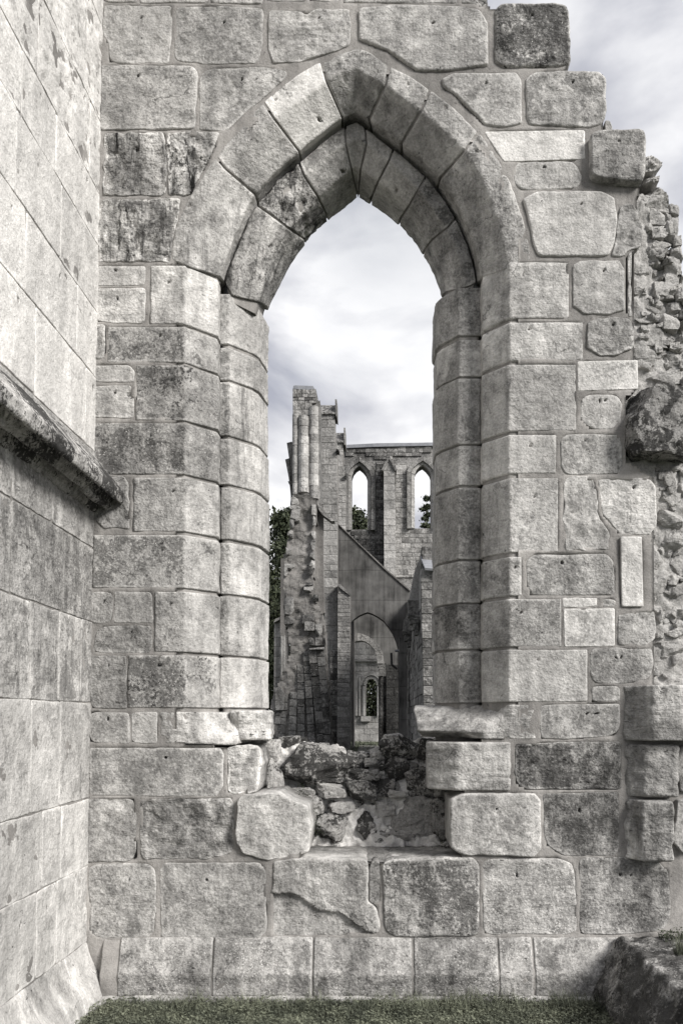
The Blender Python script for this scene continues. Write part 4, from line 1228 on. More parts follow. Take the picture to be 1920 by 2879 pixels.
# ================================================================== RUINS BEYOND THE ARCH
def box_bevel(w, d, h, bv):
    """24-triangle-ish block with bevelled front edges, centred, front face towards -Y"""
    x, y, z = w / 2, d / 2, h / 2
    V = [(-x, y, -z), (x, y, -z), (x, y, z), (-x, y, z), (-x, -y + bv, -z), (x, -y + bv, -z), (x, -y + bv, z), (-x, -y + bv, z),
         (-x + bv, -y, -z + bv), (x - bv, -y, -z + bv), (x - bv, -y, z - bv), (-x + bv, -y, z - bv)]
    F = [(8, 9, 10, 11), (4, 5, 9, 8), (5, 6, 10, 9), (6, 7, 11, 10), (7, 4, 8, 11), (0, 4, 7, 3), (1, 2, 6, 5), (3, 7, 6, 2), (0, 1, 5, 4), (0, 3, 2, 1)]
    return V, F
cache = {}
def block(parent, x0, x1, z0, z1, y, dep, name='stone', rot=None, mat=None, **kw):
    w, h = round(x1 - x0, 2), round(z1 - z0, 2)
    if w <= 0.02 or h <= 0.02: return
    key = (w, h, round(dep, 2), (mat or M_FAR).name)
    if key not in cache:
        V, F = box_bevel(w, dep, h, min(.012, w * .2, h * .2))
        me = bpy.data.meshes.new(name); me.from_pydata(V, [], F); me.materials.append(mat or M_FAR); me.update()
        cache[key] = me
    o = bpy.data.objects.new(name, cache[key])
    p = world_loc(parent)
    o.location = Vector(((x0 + x1) / 2, y + dep / 2, (z0 + z1) / 2)) - p
    if rot: o.rotation_euler = rot
    for k, v_ in props(**kw).items(): o[k] = v_
    return link(o, parent)

def courses(parent, poly, D, dep, h, wd, holes=(), name='stone', out=0.0, limit=300, jit=.025, tone=(.3, .7), dark=(.0, .4), clip=None):
    """ashlar courses filling the polygon (image px at distance D)"""
    pts = [(E(x, y, D)[0], E(x, y, D)[2]) for x, y in poly]
    hs_ = [[(E(x, y, D)[0], E(x, y, D)[2]) for x, y in q] for q in holes]
    y0 = D - CD
    zmin, zmax = min(p[1] for p in pts), max(p[1] for p in pts)
    z = zmax; n = 0
    gap = .011
    while z > zmin + .05 and n < limit:
        hh = h * rnd(.75, 1.25); zb = max(z - hh, zmin); zm = (z + zb) / 2
        # spans of the course
        xs = []
        for poly_ in [pts] + hs_:
            for i in range(len(poly_)):
                a, b_ = poly_[i], poly_[(i + 1) % len(poly_)]
                if (a[1] > zm) != (b_[1] > zm):
                    xs.append(a[0] + (b_[0] - a[0]) * (zm - a[1]) / (b_[1] - a[1]))
        xs.sort()
        for a, b_ in zip(xs[::2], xs[1::2]):
            x = a
            while x < b_ - .04:
                w = wd * rnd(.55, 1.5)
                if b_ - (x + w) < wd * .45: w = b_ - x
                if n >= limit: break
                block(parent, x + gap / 2, min(x + w, b_) - gap / 2, zb + gap / 2, z - gap / 2, y0 - out + rnd(-jit, jit) * .6, dep, name,
                      t=sum(tone) / 2 + (rnd(*tone) - sum(tone) / 2) * .6, d=sum(dark) / 2 + (rnd(*dark) - sum(dark) / 2) * .6, s=rnd(0, .3), k=rnd(0, .4), r=rnd(.2, .5))
                n += 1
                x += w
        z = zb
    return n

def slab(parent, poly, D, dep, mat, name='wall_core', holes=(), smooth=False, back=0.03):
    """solid prism of a polygon (image px at distance D); a hole is cut by bridging"""
    pts = [(E(x, y, D)[0], E(x, y, D)[2]) for x, y in poly]
    y0 = D - CD + back
    n = len(pts)
    V = [(a, y0, b_) for a, b_ in pts] + [(a, y0 + dep, b_) for a, b_ in pts]
    F = [tuple(range(n)), tuple(range(2 * n - 1, n - 1, -1))] + [(i, n + i, n + (i + 1) % n, (i + 1) % n) for i in range(n)]
    area = sum(pts[i][0] * pts[(i + 1) % n][1] - pts[(i + 1) % n][0] * pts[i][1] for i in range(n))
    return mesh_obj(name, V, F, mat, parent, smooth, props(t=.4, d=.3), flip=area < 0)

U = lambda x, y: (740 + x / 3.136, 1050 + y / 3.136)      # two zoomed image crops -> full-size image pixels
Vv = lambda x, y: (740 + x / 3.136, 1550 + y / 3.136)
def UU(*p): return [U(*q) for q in p]
def VV(*p): return [Vv(*q) for q in p]
def tube(parent, p0, p1, r, name, mat, n=12, **kw):
    a, b_ = Vector(p0), Vector(p1)
    d = (b_ - a).normalized(); u = d.orthogonal().normalized(); w = d.cross(u)
    V = []; F = []
    for q, rr in ((a, r), (b_, r)):
        for i in range(n):
            t = math.tau * i / n
            V.append(tuple(q + u * rr * math.cos(t) + w * rr * math.sin(t)))
    for i in range(n): F.append((i, (i + 1) % n, n + (i + 1) % n, n + i))
    F += [tuple(range(n - 1, -1, -1)), tuple(range(n, 2 * n))]
    return mesh_obj(name, V, F, mat, parent, False, props(**kw))

# ---- tall pier with clustered shafts
D = 38.0
pier = empty('shafted_pier', (*E(860, 2020, D)[:2], 0), 'tall ruined pier with three round shafts and a small flat cap', 'ruin')
slab(pier, UU((262, 135), (468, 150), (486, 240), (492, 620), (494, 1150), (262, 1150)), D, 1.3, M_FAR, 'pier_core')
slab(pier, UU((268, 112), (285, 108), (440, 114), (462, 152), (262, 138)), D, 1.2, M_LEAD, 'cap', back=-.05)
courses(pier, UU((260, 140), (466, 150), (470, 262), (260, 266)), D, .2, .20, .28, out=.05, tone=(.35, .85), dark=(.3, .9))
courses(pier, UU((262, 268), (430, 262), (430, 385), (262, 385)), D, .2, .28, .32, out=.08, tone=(.3, .8), dark=(.1, .5))
for (xa, xb, ya, yb) in ((258, 318, 365, 1075), (313, 405, 390, 1060), (405, 490, 300, 1110)):
    z = ya
    while z < yb:
        h_ = rnd(70, 105); z2 = min(z + h_, yb)
        a = E(*U((xa + xb) / 2, z + 1.2), D); b_ = E(*U((xa + xb) / 2, z2 - 1.2), D)
        tube(pier, (a[0], a[1] - .02 - (.08 if xa == 313 else 0), a[2]), (b_[0], b_[1] - .02 - (.08 if xa == 313 else 0), b_[2]), (xb - xa) / 2 / 3.136 * D / FPX * rnd(.96, 1.03), 'shaft_drum', M_FAR, 14,
             t=rnd(.55, .95), d=rnd(.0, .3), s=rnd(0, .3), k=rnd(.1, .5))
        z = z2
for q in (UU((208, 612), (254, 600), (258, 760), (252, 1080), (244, 1080), (236, 800)), UU((194, 758), (236, 745), (250, 950), (244, 1090), (236, 1000), (222, 900))):
    slab(pier, q, D + .5, .35, M_FAR, 'vault_springer', back=0)
slab(pier, UU((218, 950), (262, 950), (262, 975), (240, 985)), D + .4, .4, M_FAR, 'corbel', back=0)
slab(pier, UU((486, 240), (500, 235), (500, 1180), (488, 1180)), D + .1, 1.2, M_FAR, 'pier_return')

# ---- broken wall below the pier
bw = empty('broken_rib_wall', (*E(870, 2020, 37.2)[:2], 0), 'ragged broken wall end with rough render and a leaning row of rib stones', 'ruin')
D = 37.2
outl = UU((240, 1095), (236, 1370), (212, 1480), (190, 1600)) + VV((178, 190), (186, 340), (190, 640), (225, 720), (240, 900), (100, 1250), (70, 1330), (95, 1560), (105, 1800), (612, 1790), (585, 1300), (560, 1000), (540, 620), (470, 440), (440, 300), (455, 100)) + UU((456, 1390), (462, 1250), (470, 1130), (400, 1060), (300, 1070))
def ragged(parent, poly, D, dep, mat, name, amp, cell, **pp):
    pts = [(E(x, y, D)[0], E(x, y, D)[2]) for x, y in poly]
    x0, x1 = min(p[0] for p in pts), max(p[0] for p in pts); z0, z1 = min(p[1] for p in pts), max(p[1] for p in pts)
    nx, nz = int((x1 - x0) / cell) + 1, int((z1 - z0) / cell) + 1
    Y = D - CD
    ok = np.array([[inside(x0 + (i + .5) * cell, z0 + (j + .5) * cell, pts) for j in range(nz)] for i in range(nx)])
    idx = {}; V = []; F = []
    def vid(i, j, b_):
        k = (i, j, b_)
        if k not in idx:
            x, z = x0 + i * cell, z0 + j * cell
            n_ = fbm((x, 2, z), 1.1, 3) * amp + fbm((x, 5, z), 4, 3) * amp * .35
            idx[k] = len(V); V.append((x + fbm((x, 9, z), 3, 2) * cell * .6, Y - n_ if b_ == 0 else Y + dep, z + fbm((x, 1, z), 3, 2) * cell * .5))
        return idx[k]
    for i in range(nx):
        for j in range(nz):
            if not ok[i, j]: continue
            F.append((vid(i, j, 0), vid(i + 1, j, 0), vid(i + 1, j + 1, 0), vid(i, j + 1, 0)))
            F.append((vid(i, j, 1), vid(i, j + 1, 1), vid(i + 1, j + 1, 1), vid(i + 1, j, 1)))
            for di, dj, a, b_ in ((-1, 0, (0, 1), (0, 0)), (1, 0, (1, 0), (1, 1)), (0, -1, (0, 0), (1, 0)), (0, 1, (1, 1), (0, 1))):
                ii, jj = i + di, j + dj
                if ii < 0 or jj < 0 or ii >= nx or jj >= nz or not ok[ii, jj]:
                    A = (i + a[0], j + a[1]); B = (i + b_[0], j + b_[1])
                    F.append((vid(*A, 0), vid(*B, 0), vid(*B, 1), vid(*A, 1)))
    return mesh_obj(name, V, F, mat, parent, False, props(**pp))
ragged(bw, outl, D, 1.1, M_RENDER, 'render_core', .16, .075)
def fr(parent, zoom_, x0, y0, x1, y1, D, dep=.3, n=5, **kw):  # box in zoomed image pixels
    a = E(*zoom_(x0, y0), D); b_ = E(*zoom_(x1, y1), D)
    return rock('stone', ((a[0] + b_[0]) / 2, a[1] + dep * .2, (a[2] + b_[2]) / 2), (abs(b_[0] - a[0]), dep, abs(a[2] - b_[2])), parent, n=n, mat=M_FAR, rot=kw.pop('rot', 0), amp=.05, planes=6, box=.92, pr=props(**kw))
for q in ((240, 1095, 315, 1160), (240, 1160, 330, 1200), (234, 1200, 325, 1290), (232, 1292, 272, 1365), (272, 1290, 322, 1312), (428, 1150, 466, 1250), (430, 1255, 465, 1345), (425, 1390, 462, 1460), (420, 1465, 460, 1560), (413, 1570, 455, 1640), (402, 1645, 455, 1720), (215, 1380, 262, 1450), (205, 1540, 250, 1600), (190, 1680, 280, 1725)):
    fr(bw, U, *q, D - .15, t=rnd(.4, .9), d=rnd(0, .5))
for q in ((180, 140, 215, 220), (400, 130, 445, 210), (358, 305, 440, 360), (375, 275, 440, 305), (190, 400, 270, 560), (192, 570, 270, 645), (440, 380, 490, 440), (365, 620, 455, 700), (460, 640, 520, 755),
          (395, 760, 455, 830), (460, 762, 522, 830), (340, 560, 450, 640)):
    fr(bw, Vv, *q, D - .2, t=rnd(.25, .7), d=rnd(.2, .8))
# leaning ribs: rows of stones following a slanted line
def rib(xa, ya, xb, yb, w, h, Dd, name='rib_stone', **kw):
    y = ya
    while y < yb:
        hh = h * rnd(.7, 1.3); y2 = min(y + hh, yb)
        f, f2 = (y - ya) / (yb - ya), (y2 - ya) / (yb - ya)
        xm = xa + (xb - xa) * (f + f2) / 2
        a = E(*Vv(xm - w / 2, y + 2), Dd); b_ = E(*Vv(xm + w / 2, y2 - 2), Dd)
        o = block(bw, a[0], b_[0], b_[2], a[2], a[1] + rnd(-.04, .04), .5, name, rot=(0, -math.atan2(xb - xa, yb - ya) * .9, 0),
                  t=rnd(.2, .6), d=rnd(.2, .7), s=rnd(0, .6), k=.3)
        y = y2
rib(435, 870, 520, 1700, 75, 95, D - .3)
rib(500, 830, 585, 1790, 62, 105, D - .35)
rib(380, 880, 430, 1720, 60, 80, D - .2)
rib(330, 1000, 340, 1750, 60, 85, D - .12)
rib(270, 1240, 250, 1750, 62, 75, D - .15)
rib(190, 1260, 150, 1740, 60, 70, D - .12)
rib(130, 1200, 130, 1760, 45, 60, D - .1)
for q in ((410, 822, 545, 842), (405, 846, 540, 866)):
    fr(bw, Vv, *q, D - .45, dep=.5, t=.6, d=.3)
slab(bw, VV((105, 1250), (150, 1190), (190, 1260), (180, 1400), (110, 1400)), D - .3, .8, M_FAR, 'stub')
slab(bw, VV((360, 1690), (620, 1690), (620, 1810), (360, 1810)), D - .5, .5, M_FAR, 'foot_block')
# bright receding face with a falling coping
slab(bw, UU((470, 1120), (528, 1200), (528, 1725)) + VV((540, 540), (505, 560), (470, 440), (445, 300), (456, 60)), D + .7, .5, M_RENDER, 'side_face')
slab(bw, UU((470, 1122), (495, 1130), (525, 1180), (560, 1230), (628, 1298), (600, 1300), (560, 1270), (520, 1240), (490, 1200)), D + .3, .6, M_FAR, 'raking_coping')

# ---- old choir fragment far left, behind the broken wall
lc = empty('narrow_far_wall', (*E(790, 2020, 44)[:2], 0), 'narrow pale wall fragment with thin shafts beside the dark trees', 'ruin')
slab(lc, VV((155, 60), (190, 60), (190, 740), (150, 740)), 43.6, .6, M_RENDER, 'upper_wall')
courses(lc, VV((98, 610), (150, 600), (205, 740), (215, 1300), (92, 1300)), 44, .3, .55, .5, tone=(.6, .95), dark=(0, .2))
slab(lc, VV((96, 608), (215, 700), (215, 1900), (90, 1900)), 44, .8, M_FAR, 'wall_core', back=.15)
slab(lc, VV((92, 628), (110, 595), (152, 578), (152, 600)), 43.7, .9, M_FAR, 'weathering', back=0)
for x in (165, 185):
    tube(lc, E(*Vv(x, 740), 43.7), E(*Vv(x, 1900), 43.7), .07, 'shaft', M_FAR, 10, t=.8, d=.1)

# ---- two gable-capped buttresses
def buttress(Dd, cap, body, label, flare=None):
    b0 = E(body[0][0], 2020, Dd)
    o = empty('gabled_buttress', (b0[0], b0[1], 0), label, 'buttress', 'gable-capped buttresses behind the pier')
    slab(o, body, Dd, 1.2, M_RENDER, 'wall_core')
    courses(o, body, Dd, .22, .42, .48, out=.0, tone=(.4, .75), dark=(0, .3))
    # cap: dark stone gable seen from its slope side
    (xa, ya), (xb, yb) = cap
    a = E(xa, ya, Dd); b_ = E(xb, yb, Dd)
    y0 = a[1]
    x0, x1, z1, z0 = a[0] - .05, b_[0] + .02, a[2], b_[2]
    V = [(x0, y0 - .12, z0), (x1, y0 - .12, z0), (x1, y0 + .6, z1), (x0, y0 + .6, z1), (x0, y0 + 1.3, z0), (x1, y0 + 1.3, z0), (x0, y0 - .12, z0 - .08), (x1, y0 - .12, z0 - .08), (x0, y0 + 1.3, z0 - .08), (x1, y0 + 1.3, z0 - .08)]
    F = [(0, 1, 2, 3), (3, 2, 5, 4), (0, 3, 4), (1, 5, 2), (6, 7, 1, 0), (7, 9, 5, 1), (9, 8, 4, 5), (8, 6, 0, 4), (6, 8, 9, 7)]
    mesh_obj('gable_cap', V, F, M_ROCK, o, False, props(t=.25, d=.8))
    slab(o, [(xb - 2, ya - 1), (xb + 3, ya - 1), (xb + 4, yb + 12), (xb, yb + 10)], Dd, 1.2, M_FAR, 'gable_kerb', back=-.15)
    return o
b1 = buttress(42.0, (U(488, 240), U(640, 352)), UU((490, 352), (630, 352), (632, 600), (652, 640), (655, 1725)) + VV((655, 1760), (540, 1760), (540, 500)) + UU((528, 1700), (528, 1200), (497, 1160)),
              'tall buttress with a dark gable cap just right of the shafted pier')
b2 = buttress(45.0, (U(634, 490), U(715, 602)), UU((634, 602), (706, 602), (700, 830), (730, 890), (728, 1395), (652, 1395)), 'shorter, farther buttress with a dark gable cap beside the lancet wall')
# lower front step of the first buttress
courses(b1, VV((668, 330), (700, 330), (766, 385), (768, 1760), (650, 1760), (655, 385)), 41.4, .25, .24, .75, tone=(.3, .6), dark=(.1, .4))
slab(b1, VV((660, 300), (768, 388), (768, 1760), (655, 1760)), 41.4, .8, M_RENDER, 'step_core', back=.05)
slab(b1, VV((652, 285), (680, 290), (772, 378), (766, 392), (655, 305)), 41.3, .9, M_FAR, 'weathering', back=0)
courses(b1, VV((585, 900), (655, 880), (655, 1740), (605, 1740)), 41.7, .2, .28, .3, tone=(.1, .5), dark=(.2, .9))
for sy in (685, 910):
    fr(b1 if sy == 685 else b2, U, 640 if sy == 685 else 718, sy - 15, 672 if sy == 685 else 738, sy + 18, 41.9 if sy == 685 else 44.9, dep=.4, t=.1, d=.9)

# ---- dark concrete-rendered wall with a raking top and a pointed arch
cw = empty('raking_gable_wall', (*E(1040, 2020, 43)[:2], 0), 'dark streaked gable wall with slanting top and a pointed archway', 'wall')
arc = [(765, 632), (800, 596), (850, 562), (890, 545), (918, 536), (960, 548), (1010, 575), (1060, 610), (1100, 660), (1140, 720), (1170, 790), (1190, 862), (1196, 1800)]
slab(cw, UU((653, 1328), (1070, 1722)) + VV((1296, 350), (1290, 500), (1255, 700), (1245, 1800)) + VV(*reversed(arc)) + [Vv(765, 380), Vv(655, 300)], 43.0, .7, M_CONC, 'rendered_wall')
slab(cw, UU((652, 1322), (660, 1322), (1075, 1714)) + VV((1300, 345), (1294, 352)) + UU((1068, 1724)), 42.95, .8, M_RENDER, 'coping', back=0)
# ---- inner wall with the round arch behind it
iw = empty('inner_arch_wall', (*E(1040, 2020, 47)[:2], 0), 'shadowed inner wall with a rounded arch on a carved capital', 'wall')
ring_in = [(797, 800), (830, 790), (860, 786), (900, 795), (940, 820), (975, 862), (1000, 920), (1006, 985)]
ring_out = [(797, 725), (830, 720), (870, 724), (920, 745), (970, 780), (1020, 830), (1050, 880), (1066, 985)]
slab(iw, VV(*ring_out) + VV((1082, 990), (1082, 1800), (1300, 1800), (1300, 560), (1200, 420), (700, 420), (700, 725)), 47.0, .8, M_CONC, 'wall_face')  # dark concrete material puts the archway's shadow into this wall's colour
for i in range(7):
    slab(iw, VV(ring_in[i], ring_in[i + 1], ring_out[i + 1], ring_out[i]), 46.9, .7, M_FAR, 'voussoir', back=rnd(-.03, .03))
for (x0, x1, y0, y1) in ((1002, 1070, 985, 1000), (1008, 1066, 1002, 1020), (1016, 1060, 1022, 1042), (1022, 1056, 1044, 1100)):
    a = E(*Vv(x0, y0), 46.7); b_ = E(*Vv(x1, y1), 46.7)
    block(iw, a[0], b_[0], b_[2], a[2], a[1], .7, 'capital', t=.3, d=.4)
a = E(*Vv(1054, 1100), 46.9); b_ = E(*Vv(1054, 1800), 46.9)
tube(iw, (a[0], a[1] + .35, a[2]), (b_[0], b_[1] + .35, b_[2]), .26, 'column', M_FAR, 16, t=.15, d=.5)
a = E(*Vv(780, 420), 44.5); b_ = E(*Vv(797, 1800), 44.5)
block(iw, a[0], b_[0], b_[2], a[2], a[1], 2.4, 'pier', mat=M_RENDER)
courses(iw, VV((1082, 1000), (1196, 1000), (1196, 1800), (1082, 1800)), 46.8, .2, .45, .6, tone=(-.1, .02), dark=(.7, 1.0))  # interior shade painted in: stones toned near black
gut = tube(None, E(*Vv(1160, 878), 42.6), E(*Vv(1262, 876), 42.6), .07, 'rain_gutter', M_LEAD, 10)
tag(gut, 'short metal rain gutter at the right side of the archway', 'gutter')
a = E(*Vv(1140, 885), 42.6)
p_ = tube(None, E(*Vv(1128, 895), 42.6), E(*Vv(1132, 1000), 42.6), .06, 'drain_pipe', M_IRON, 10)
tag(p_, 'curved dark drain pipe hanging under the gutter in the archway', 'pipe')
p2 = tube(p_, E(*Vv(1132, 1000), 42.6), E(*Vv(1180, 1040), 42.6), .06, 'pipe_bend', M_IRON, 10)
p2.location = p2.location

# ---- far bright wall with round-headed window
fw = empty('far_bright_wall', (*E(1035, 2020, 56)[:2], 0), 'bright far wall with a round-headed window seen through the archway', 'wall')
wy = [(905, 1455), (908, 1200), (912, 1160), (925, 1130), (950, 1115), (975, 1118), (992, 1135), (1000, 1170), (1000, 1455)]
D = 56.0
wl = VV((700, 500), (1200, 500), (1200, 1700), (700, 1700))
courses(fw, VV((790, 760), (1050, 760), (1050, 1700), (790, 1700)), D, .3, .42, .7, holes=[VV(*wy)], tone=(.7, 1.0), dark=(0, .25), jit=.04)
slab(fw, VV((700, 500), (1200, 500), (1200, 1115)) + VV((950, 1115), (700, 1115)), D, .8, M_FAR, 'wall_core', back=.2)
slab(fw, VV((700, 1112), (930, 1118), (912, 1160), (905, 1455), (905, 1700), (700, 1700)), D, .8, M_FAR, 'wall_core', back=.2)
slab(fw, VV((950, 1112), (1200, 1112), (1200, 1700), (1000, 1700), (1000, 1170), (990, 1130)), D, .8, M_FAR, 'wall_core', back=.2)
slab(fw, VV((905, 1455), (1000, 1455), (1000, 1700), (905, 1700)), D, .8, M_FAR, 'wall_core', back=.2)
cx_, cy_ = 952, 1180
for (r0, r1, pd) in ((48, 70, .12), (76, 100, .2)):
    for i in range(9):
        t0, t1 = math.pi * i / 9, math.pi * (i + 1) / 9
        q = [(cx_ + r * math.cos(t) * (1.0), cy_ - r * math.sin(t) * 1.15) for r, t in ((r0, t0), (r1, t0), (r1, t1), (r0, t1))]
        slab(fw, VV(*q), D - pd, .3, M_FAR, 'arch_stone', back=0)['tone'] = 1.0
for x in (820, 848, 886, 1012):
    tube(fw, E(*Vv(x, 1110 if x < 860 else 1190), D - .2), E(*Vv(x, 1450), D - .2), .09, 'shaft', M_FAR, 10, t=1.0, d=0)
a = E(*Vv(800, 955), D - .25); b_ = E(*Vv(1050, 972), D - .25)
block(fw, a[0], b_[0], b_[2], a[2], a[1], .3, 'string_course', t=.6)
a = E(*Vv(860, 1455), D - .3); b_ = E(*Vv(945, 1500), D - .3)
block(fw, a[0], b_[0], b_[2], a[2], a[1], .4, 'window_sill', t=1, d=0)

# ---- lancet wall
lwn = empty('lancet_wall', (*E(1100, 2020, 50)[:2], 0), 'high ruined wall with two tall pointed lancet windows and flat coping', 'wall')
D = 50.0
L1 = [(780, 1378), (780, 905), (795, 860), (820, 830), (848, 812), (880, 838), (905, 870), (918, 910), (918, 1378)]
L2 = [(1335, 1365), (1335, 890), (1350, 850), (1378, 820), (1408, 804), (1440, 830), (1470, 868), (1480, 900), (1480, 1365)]
outer = UU((712, 655), (1900, 632), (1900, 1365), (1480, 1365), (1480, 900), (1470, 868), (1440, 830), (1408, 804), (1378, 820), (1350, 850), (1335, 890), (1335, 1365), (918, 1378), (918, 910), (905, 870), (880, 838), (848, 812), (820, 830), (795, 860), (780, 905), (780, 1378), (700, 1378))
slab(lwn, outer, D, 1.0, M_FAR, 'upper_wall')
slab(lwn, UU((700, 1378), (1335, 1366), (1480, 1366), (1900, 1366)) + VV((1900, 700), (700, 420)), D, 1.0, M_FAR, 'lower_wall')
slab(lwn, UU((705, 630), (1000, 615), (1480, 608), (1900, 606), (1900, 634), (1480, 636), (1000, 645), (705, 658)), D - .15, 1.3, M_LEAD, 'coping', back=0)
def hood(pts_in, pts_out, dd, tone, dep=.3, par=lwn):
    for i in range(len(pts_in) - 1):
        a, b_, c, d = pts_in[i], pts_in[i + 1], pts_out[i + 1], pts_out[i]
        o = slab(par, UU(a, b_, c, d), D - dd, dep, M_FAR, 'window_surround', back=rnd(-.02, .02))
        o['tone'] = tone + rnd(-.12, .12); o['dark'] = .15
def off(pts, k, cx, top=900):
    out_ = []
    for x, y in pts:
        ex = x + (k if x > cx else -k) * (1 if y > 880 else max(.0, abs(x - cx) / 68))
        ey = y - (0 if y > 905 else k * .9 * (1 - abs(x - cx) / 90) + k * .25)
        out_.append((ex, ey))
    return out_
def densify(p, m):
    out_ = []
    for a, b_ in zip(p[:-1], p[1:]):
        n_ = max(1, int(math.hypot(b_[0] - a[0], b_[1] - a[1]) / m))
        out_ += [(a[0] + (b_[0] - a[0]) * i / n_, a[1] + (b_[1] - a[1]) * i / n_) for i in range(n_)]
    return out_ + [p[-1]]
for Lw, cx in ((L1, 848), (L2, 1408)):
    Ld = densify(Lw, 85)
    o1 = off(Ld, 30, cx)
    o1b, o2 = off(Ld, 33, cx), off(Ld, 68, cx)
    hood(Ld, o1, .10, .75)
    hood(o1b, o2, .32, .35)
courses(lwn, UU((725, 660), (1480, 640), (1480, 705), (1010, 760), (870, 700), (725, 730)), D, .2, .22, .34, out=.06, tone=(.3, .85), dark=(.3, .9), limit=110)
courses(lwn, UU((1000, 780), (1060, 780), (1060, 1480), (1000, 1400), (990, 900)), D, .2, .22, .3, out=.05, tone=(.2, .7), dark=(.3, .9), limit=60)
courses(lwn, UU((1165, 810), (1260, 810), (1265, 1360), (1340, 1375), (1600, 1375)) + UU((1600, 1800), (1165, 1800)), D, .2, .3, .42, out=.05, tone=(.35, .9), dark=(.1, .6), limit=120)
courses(lwn, UU((760, 1390), (1062, 1400), (1062, 1690), (900, 1560)), D, .2, .3, .5, out=.05, tone=(.15, .55), dark=(.4, .9), limit=50)
pb = empty('pinnacle_buttress', (*E(*U(1112, 1300), 49)[:2], 0), 'slim buttress with a steep little gable between the two lancet windows', 'buttress')
D2 = 49.0
courses(pb, UU((1060, 850), (1160, 850), (1167, 1300), (1170, 2250), (1065, 2250)), D2, .3, .5, .55, tone=(.55, .95), dark=(0, .3))
slab(pb, UU((1062, 850), (1158, 850), (1166, 2250), (1067, 2250)), D2, 1.0, M_RENDER, 'wall_core', back=.1)
slab(pb, UU((1062, 852), (1110, 755), (1158, 852)), D2, 1.0, M_FAR, 'gable', back=-.02)['tone'] = .8
slab(pb, UU((1040, 850), (1106, 730), (1114, 730), (1110, 752), (1056, 856)), D2 - .15, 1.2, M_FAR, 'gable_kerb', back=0)
slab(pb, UU((1110, 752), (1106, 730), (1116, 730), (1176, 850), (1162, 858)), D2 - .15, 1.2, M_FAR, 'gable_kerb', back=0)

# ---- receding side wall at the right with corbels
rw = empty('corbelled_aisle_wall', (1.9, 30, 0), 'receding aisle wall with carved corbels at the right of the far archway', 'wall')
XW = 1.56
for i in range(26):            # courses of the receding face, as long blocks
    z0_, z1_ = .1 + i * .30, .1 + (i + 1) * .30 - .015
    y = 22.6 + rnd(0, .4)
    while y < 38.2 and z1_ < 7.6:
        l = rnd(.7, 1.3)
        block(rw, XW + rnd(-.02, .02), XW + .35, z0_, z1_, y, min(l, 38.3 - y) - .015, 'stone', t=rnd(.3, .65), d=rnd(.1, .5), k=.6)
        y += l
V = [(XW + .1, 22.6, 0), (XW + 1.0, 22.6, 0), (XW + 1.0, 38.3, 0), (XW + .1, 38.3, 0)]
V += [(x, y, 6.4 if y < 30 else 8.0) for x, y, z in V]
mesh_obj('wall_core', V, [(0, 1, 5, 4), (1, 2, 6, 5), (2, 3, 7, 6), (3, 0, 4, 7), (4, 5, 6, 7)], M_RENDER, rw, False)
D = 27.0
courses(rw, VV((1385, 200), (1600, 200), (1600, 1700), (1420, 1700)), 27.0, .3, .30, .5, tone=(.15, .65), dark=(.1, .9))
for (Dd, pts) in ((29.0, ((1275, 560, 1380, 580), (1290, 582, 1378, 600), (1300, 602, 1376, 640), (1318, 642, 1370, 690), (1335, 690, 1368, 735))),
                  (33.0, ((1228, 690, 1312, 710), (1236, 712, 1308, 735), (1245, 738, 1304, 790), (1270, 792, 1302, 840)))):
    for (x0, y0, x1, y1) in pts:
        a = E(*Vv(x0, y0), Dd); b_ = E(*Vv(x1, y1), Dd)
        block(rw, a[0], b_[0], b_[2], a[2], a[1], .5, 'corbel', t=.4, d=.5)
slab(rw, VV((1280, 430), (1380, 430), (1382, 560), (1275, 560)), 29.2, .5, M_FAR, 'springer')
slab(rw, VV((1310, 290), (1340, 150), (1385, 60), (1385, 430), (1290, 430)), 29.6, 1.0, M_ROCK, 'broken_top')
slab(rw, VV((1240, 600), (1275, 560), (1280, 700), (1232, 690)), 33.2, .5, M_FAR, 'springer')
slab(rw, VV((1200, 760), (1265, 760), (1262, 1700), (1200, 1700)), 38.5, .5, M_CONC, 'end_pier')
slab(rw, VV((1385, 255), (1392, 150), (1500, 160), (1600, 200), (1600, 500), (1385, 500)), 27.2, .8, M_ROCK, 'broken_top')
# small slate roof on top of it
a = E(*Vv(1385, 45), 27.6); b_ = E(*Vv(1412, 190), 27.6)
V = [(a[0], a[1], a[2]), (a[0] + 1.5, a[1], a[2] - .15), (b_[0] + 1.5, a[1] - .9, b_[2] - .1), (b_[0], a[1] - .9, b_[2])]
V += [(x, y, z - .06) for x, y, z in V]
for i in range(5):
    f0, f1 = i / 5, (i + 1) / 5 - .01
    lv = lambda p, q, f: tuple(p[k] * (1 - f) + q[k] * f for k in range(3))
    q = [lv(V[0], V[3], f0), lv(V[1], V[2], f0), lv(V[1], V[2], f1), lv(V[0], V[3], f1)]
    q = q + [(x, y + .03, z - .07) for x, y, z in q]
    mesh_obj('roof_slab', q, [(0, 3, 2, 1), (4, 5, 6, 7), (0, 1, 5, 4), (1, 2, 6, 5), (2, 3, 7, 6), (3, 0, 4, 7)], M_LEAD, rw, False)

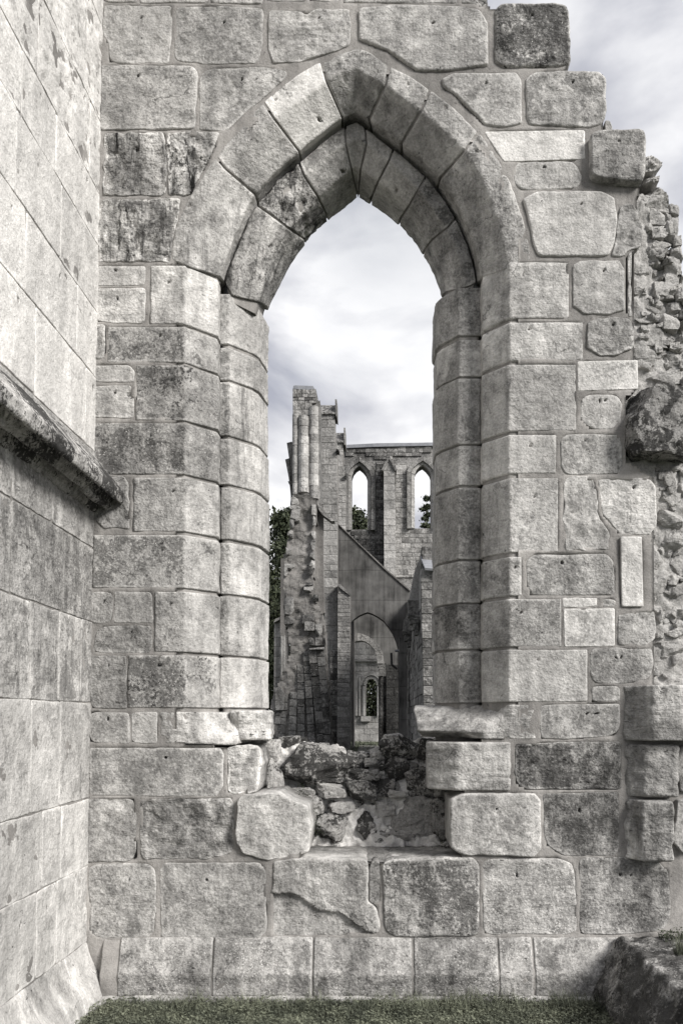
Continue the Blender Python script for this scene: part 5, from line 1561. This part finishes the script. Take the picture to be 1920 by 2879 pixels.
# ================================================================== TREES
def tree(loc, h, r, n, leaf, label, seed, conifer=False, low=.15, group=None, trunk_r=.18, name='tree'):
    rs = np.random.RandomState(seed)
    o = empty(name, loc, label, 'tree', group)
    x, y, z = loc
    # trunk and limbs
    V = []; F = []
    def limb(p0, p1, r0, r1, k=7):
        a, b_ = Vector(p0), Vector(p1); d = (b_ - a).normalized(); u = d.orthogonal().normalized(); w = d.cross(u)
        s_ = len(V)
        for q, rr in ((a, r0), (b_, r1)):
            for i in range(k):
                t = math.tau * i / k
                V.append(tuple(q + u * rr * math.cos(t) + w * rr * math.sin(t)))
        for i in range(k): F.append((s_ + i, s_ + (i + 1) % k, s_ + k + (i + 1) % k, s_ + k + i))
    pts = [Vector((x, y, z))]
    for i in range(1, 7):
        pts.append(Vector((x + rs.normal(0, .02) * h, y + rs.normal(0, .02) * h, z + h * .93 * i / 6)))
    for i in range(6): limb(pts[i], pts[i + 1], trunk_r * (1 - i / 6.5), trunk_r * (1 - (i + 1) / 6.5))
    tips = []
    nb = 34
    for i in range(nb):
        f = low + (1 - low) * (i + rs.rand()) / nb
        q = pts[min(5, int(f * 6))].lerp(pts[min(6, int(f * 6) + 1)], f * 6 % 1)
        a = rs.uniform(0, math.tau)
        rad = r * ((1 - f) * .95 + .08 if conifer else math.sin(math.pi * min(.97, (f - low) / (1 - low) * .8 + .18)) ** .7) * rs.uniform(.6, 1.1)
        tip = q + Vector((math.cos(a) * rad, math.sin(a) * rad, (-.05 if conifer else rs.uniform(.1, .5)) * rad))
        limb(q, tip, trunk_r * .25 * (1.1 - f), trunk_r * .06, 4)
        tips.append((q, tip, rad))
    mesh_obj('trunk', V, F, M_BARK, o, False)
    V = []; F = []
    for i in range(n):
        q, tip, rad = tips[rs.randint(len(tips))]
        f = rs.uniform(.25, 1.08)
        c = q.lerp(tip, f)
        sp = rad * (.16 if conifer else .24) + .1
        c = np.array(c) + rs.normal(0, 1, 3) * sp * np.array([1, 1, .55 if conifer else .8])
        a = rs.normal(0, 1, 3); a /= np.linalg.norm(a); b_ = np.cross(a, rs.normal(0, 1, 3)); b_ /= np.linalg.norm(b_)
        s_ = leaf * rs.uniform(.6, 1.4); k = len(V)
        V += [tuple(c - a * s_), tuple(c + b_ * s_ * .6), tuple(c + a * s_), tuple(c - b_ * s_ * .6)]
        F.append((k, k + 1, k + 2, k + 3))
    mesh_obj('crown', V, F, M_LEAF, o, False)
    return o
def tx(px_, Dd): return (px_ - PX0) / FPX * Dd
tree((tx(790, 66), 66 - CD, 0), 20.0, 4.2, 30000, .16, 'dense dark tree left of the shafted pier, nearest the arch jamb', 1, low=.08, trunk_r=.35)
tree((tx(700, 70), 70 - CD, 0), 18, 4.5, 16000, .2, 'dark broad tree standing mostly behind the left arch jamb', 2, low=.08, trunk_r=.35)
tree((tx(1010, 66), 66 - CD, 0), 20.4, 2.8, 15000, .13, 'leafy tree top seen through the left lancet window', 3, low=.2)
tree((tx(1190, 66), 66 - CD, 0), 21.4, 2.4, 7500, .11, 'thin conifer seen through the right lancet window', 4, conifer=True, low=.3)
tree((tx(1046, 66), 66 - CD, 0), 9.5, 2.2, 12000, .13, 'dark tree filling the round-headed far window', 5, low=.02)
tree((tx(1290, 80), 80 - CD, 0), 17, 4, 6000, .2, 'rounded tree hidden behind the right arch jamb', 6, low=.1)
tree((tx(600, 82), 82 - CD, 0), 21, 5, 9000, .22, 'tall tree far behind the left jamb stones', 7, low=.1)
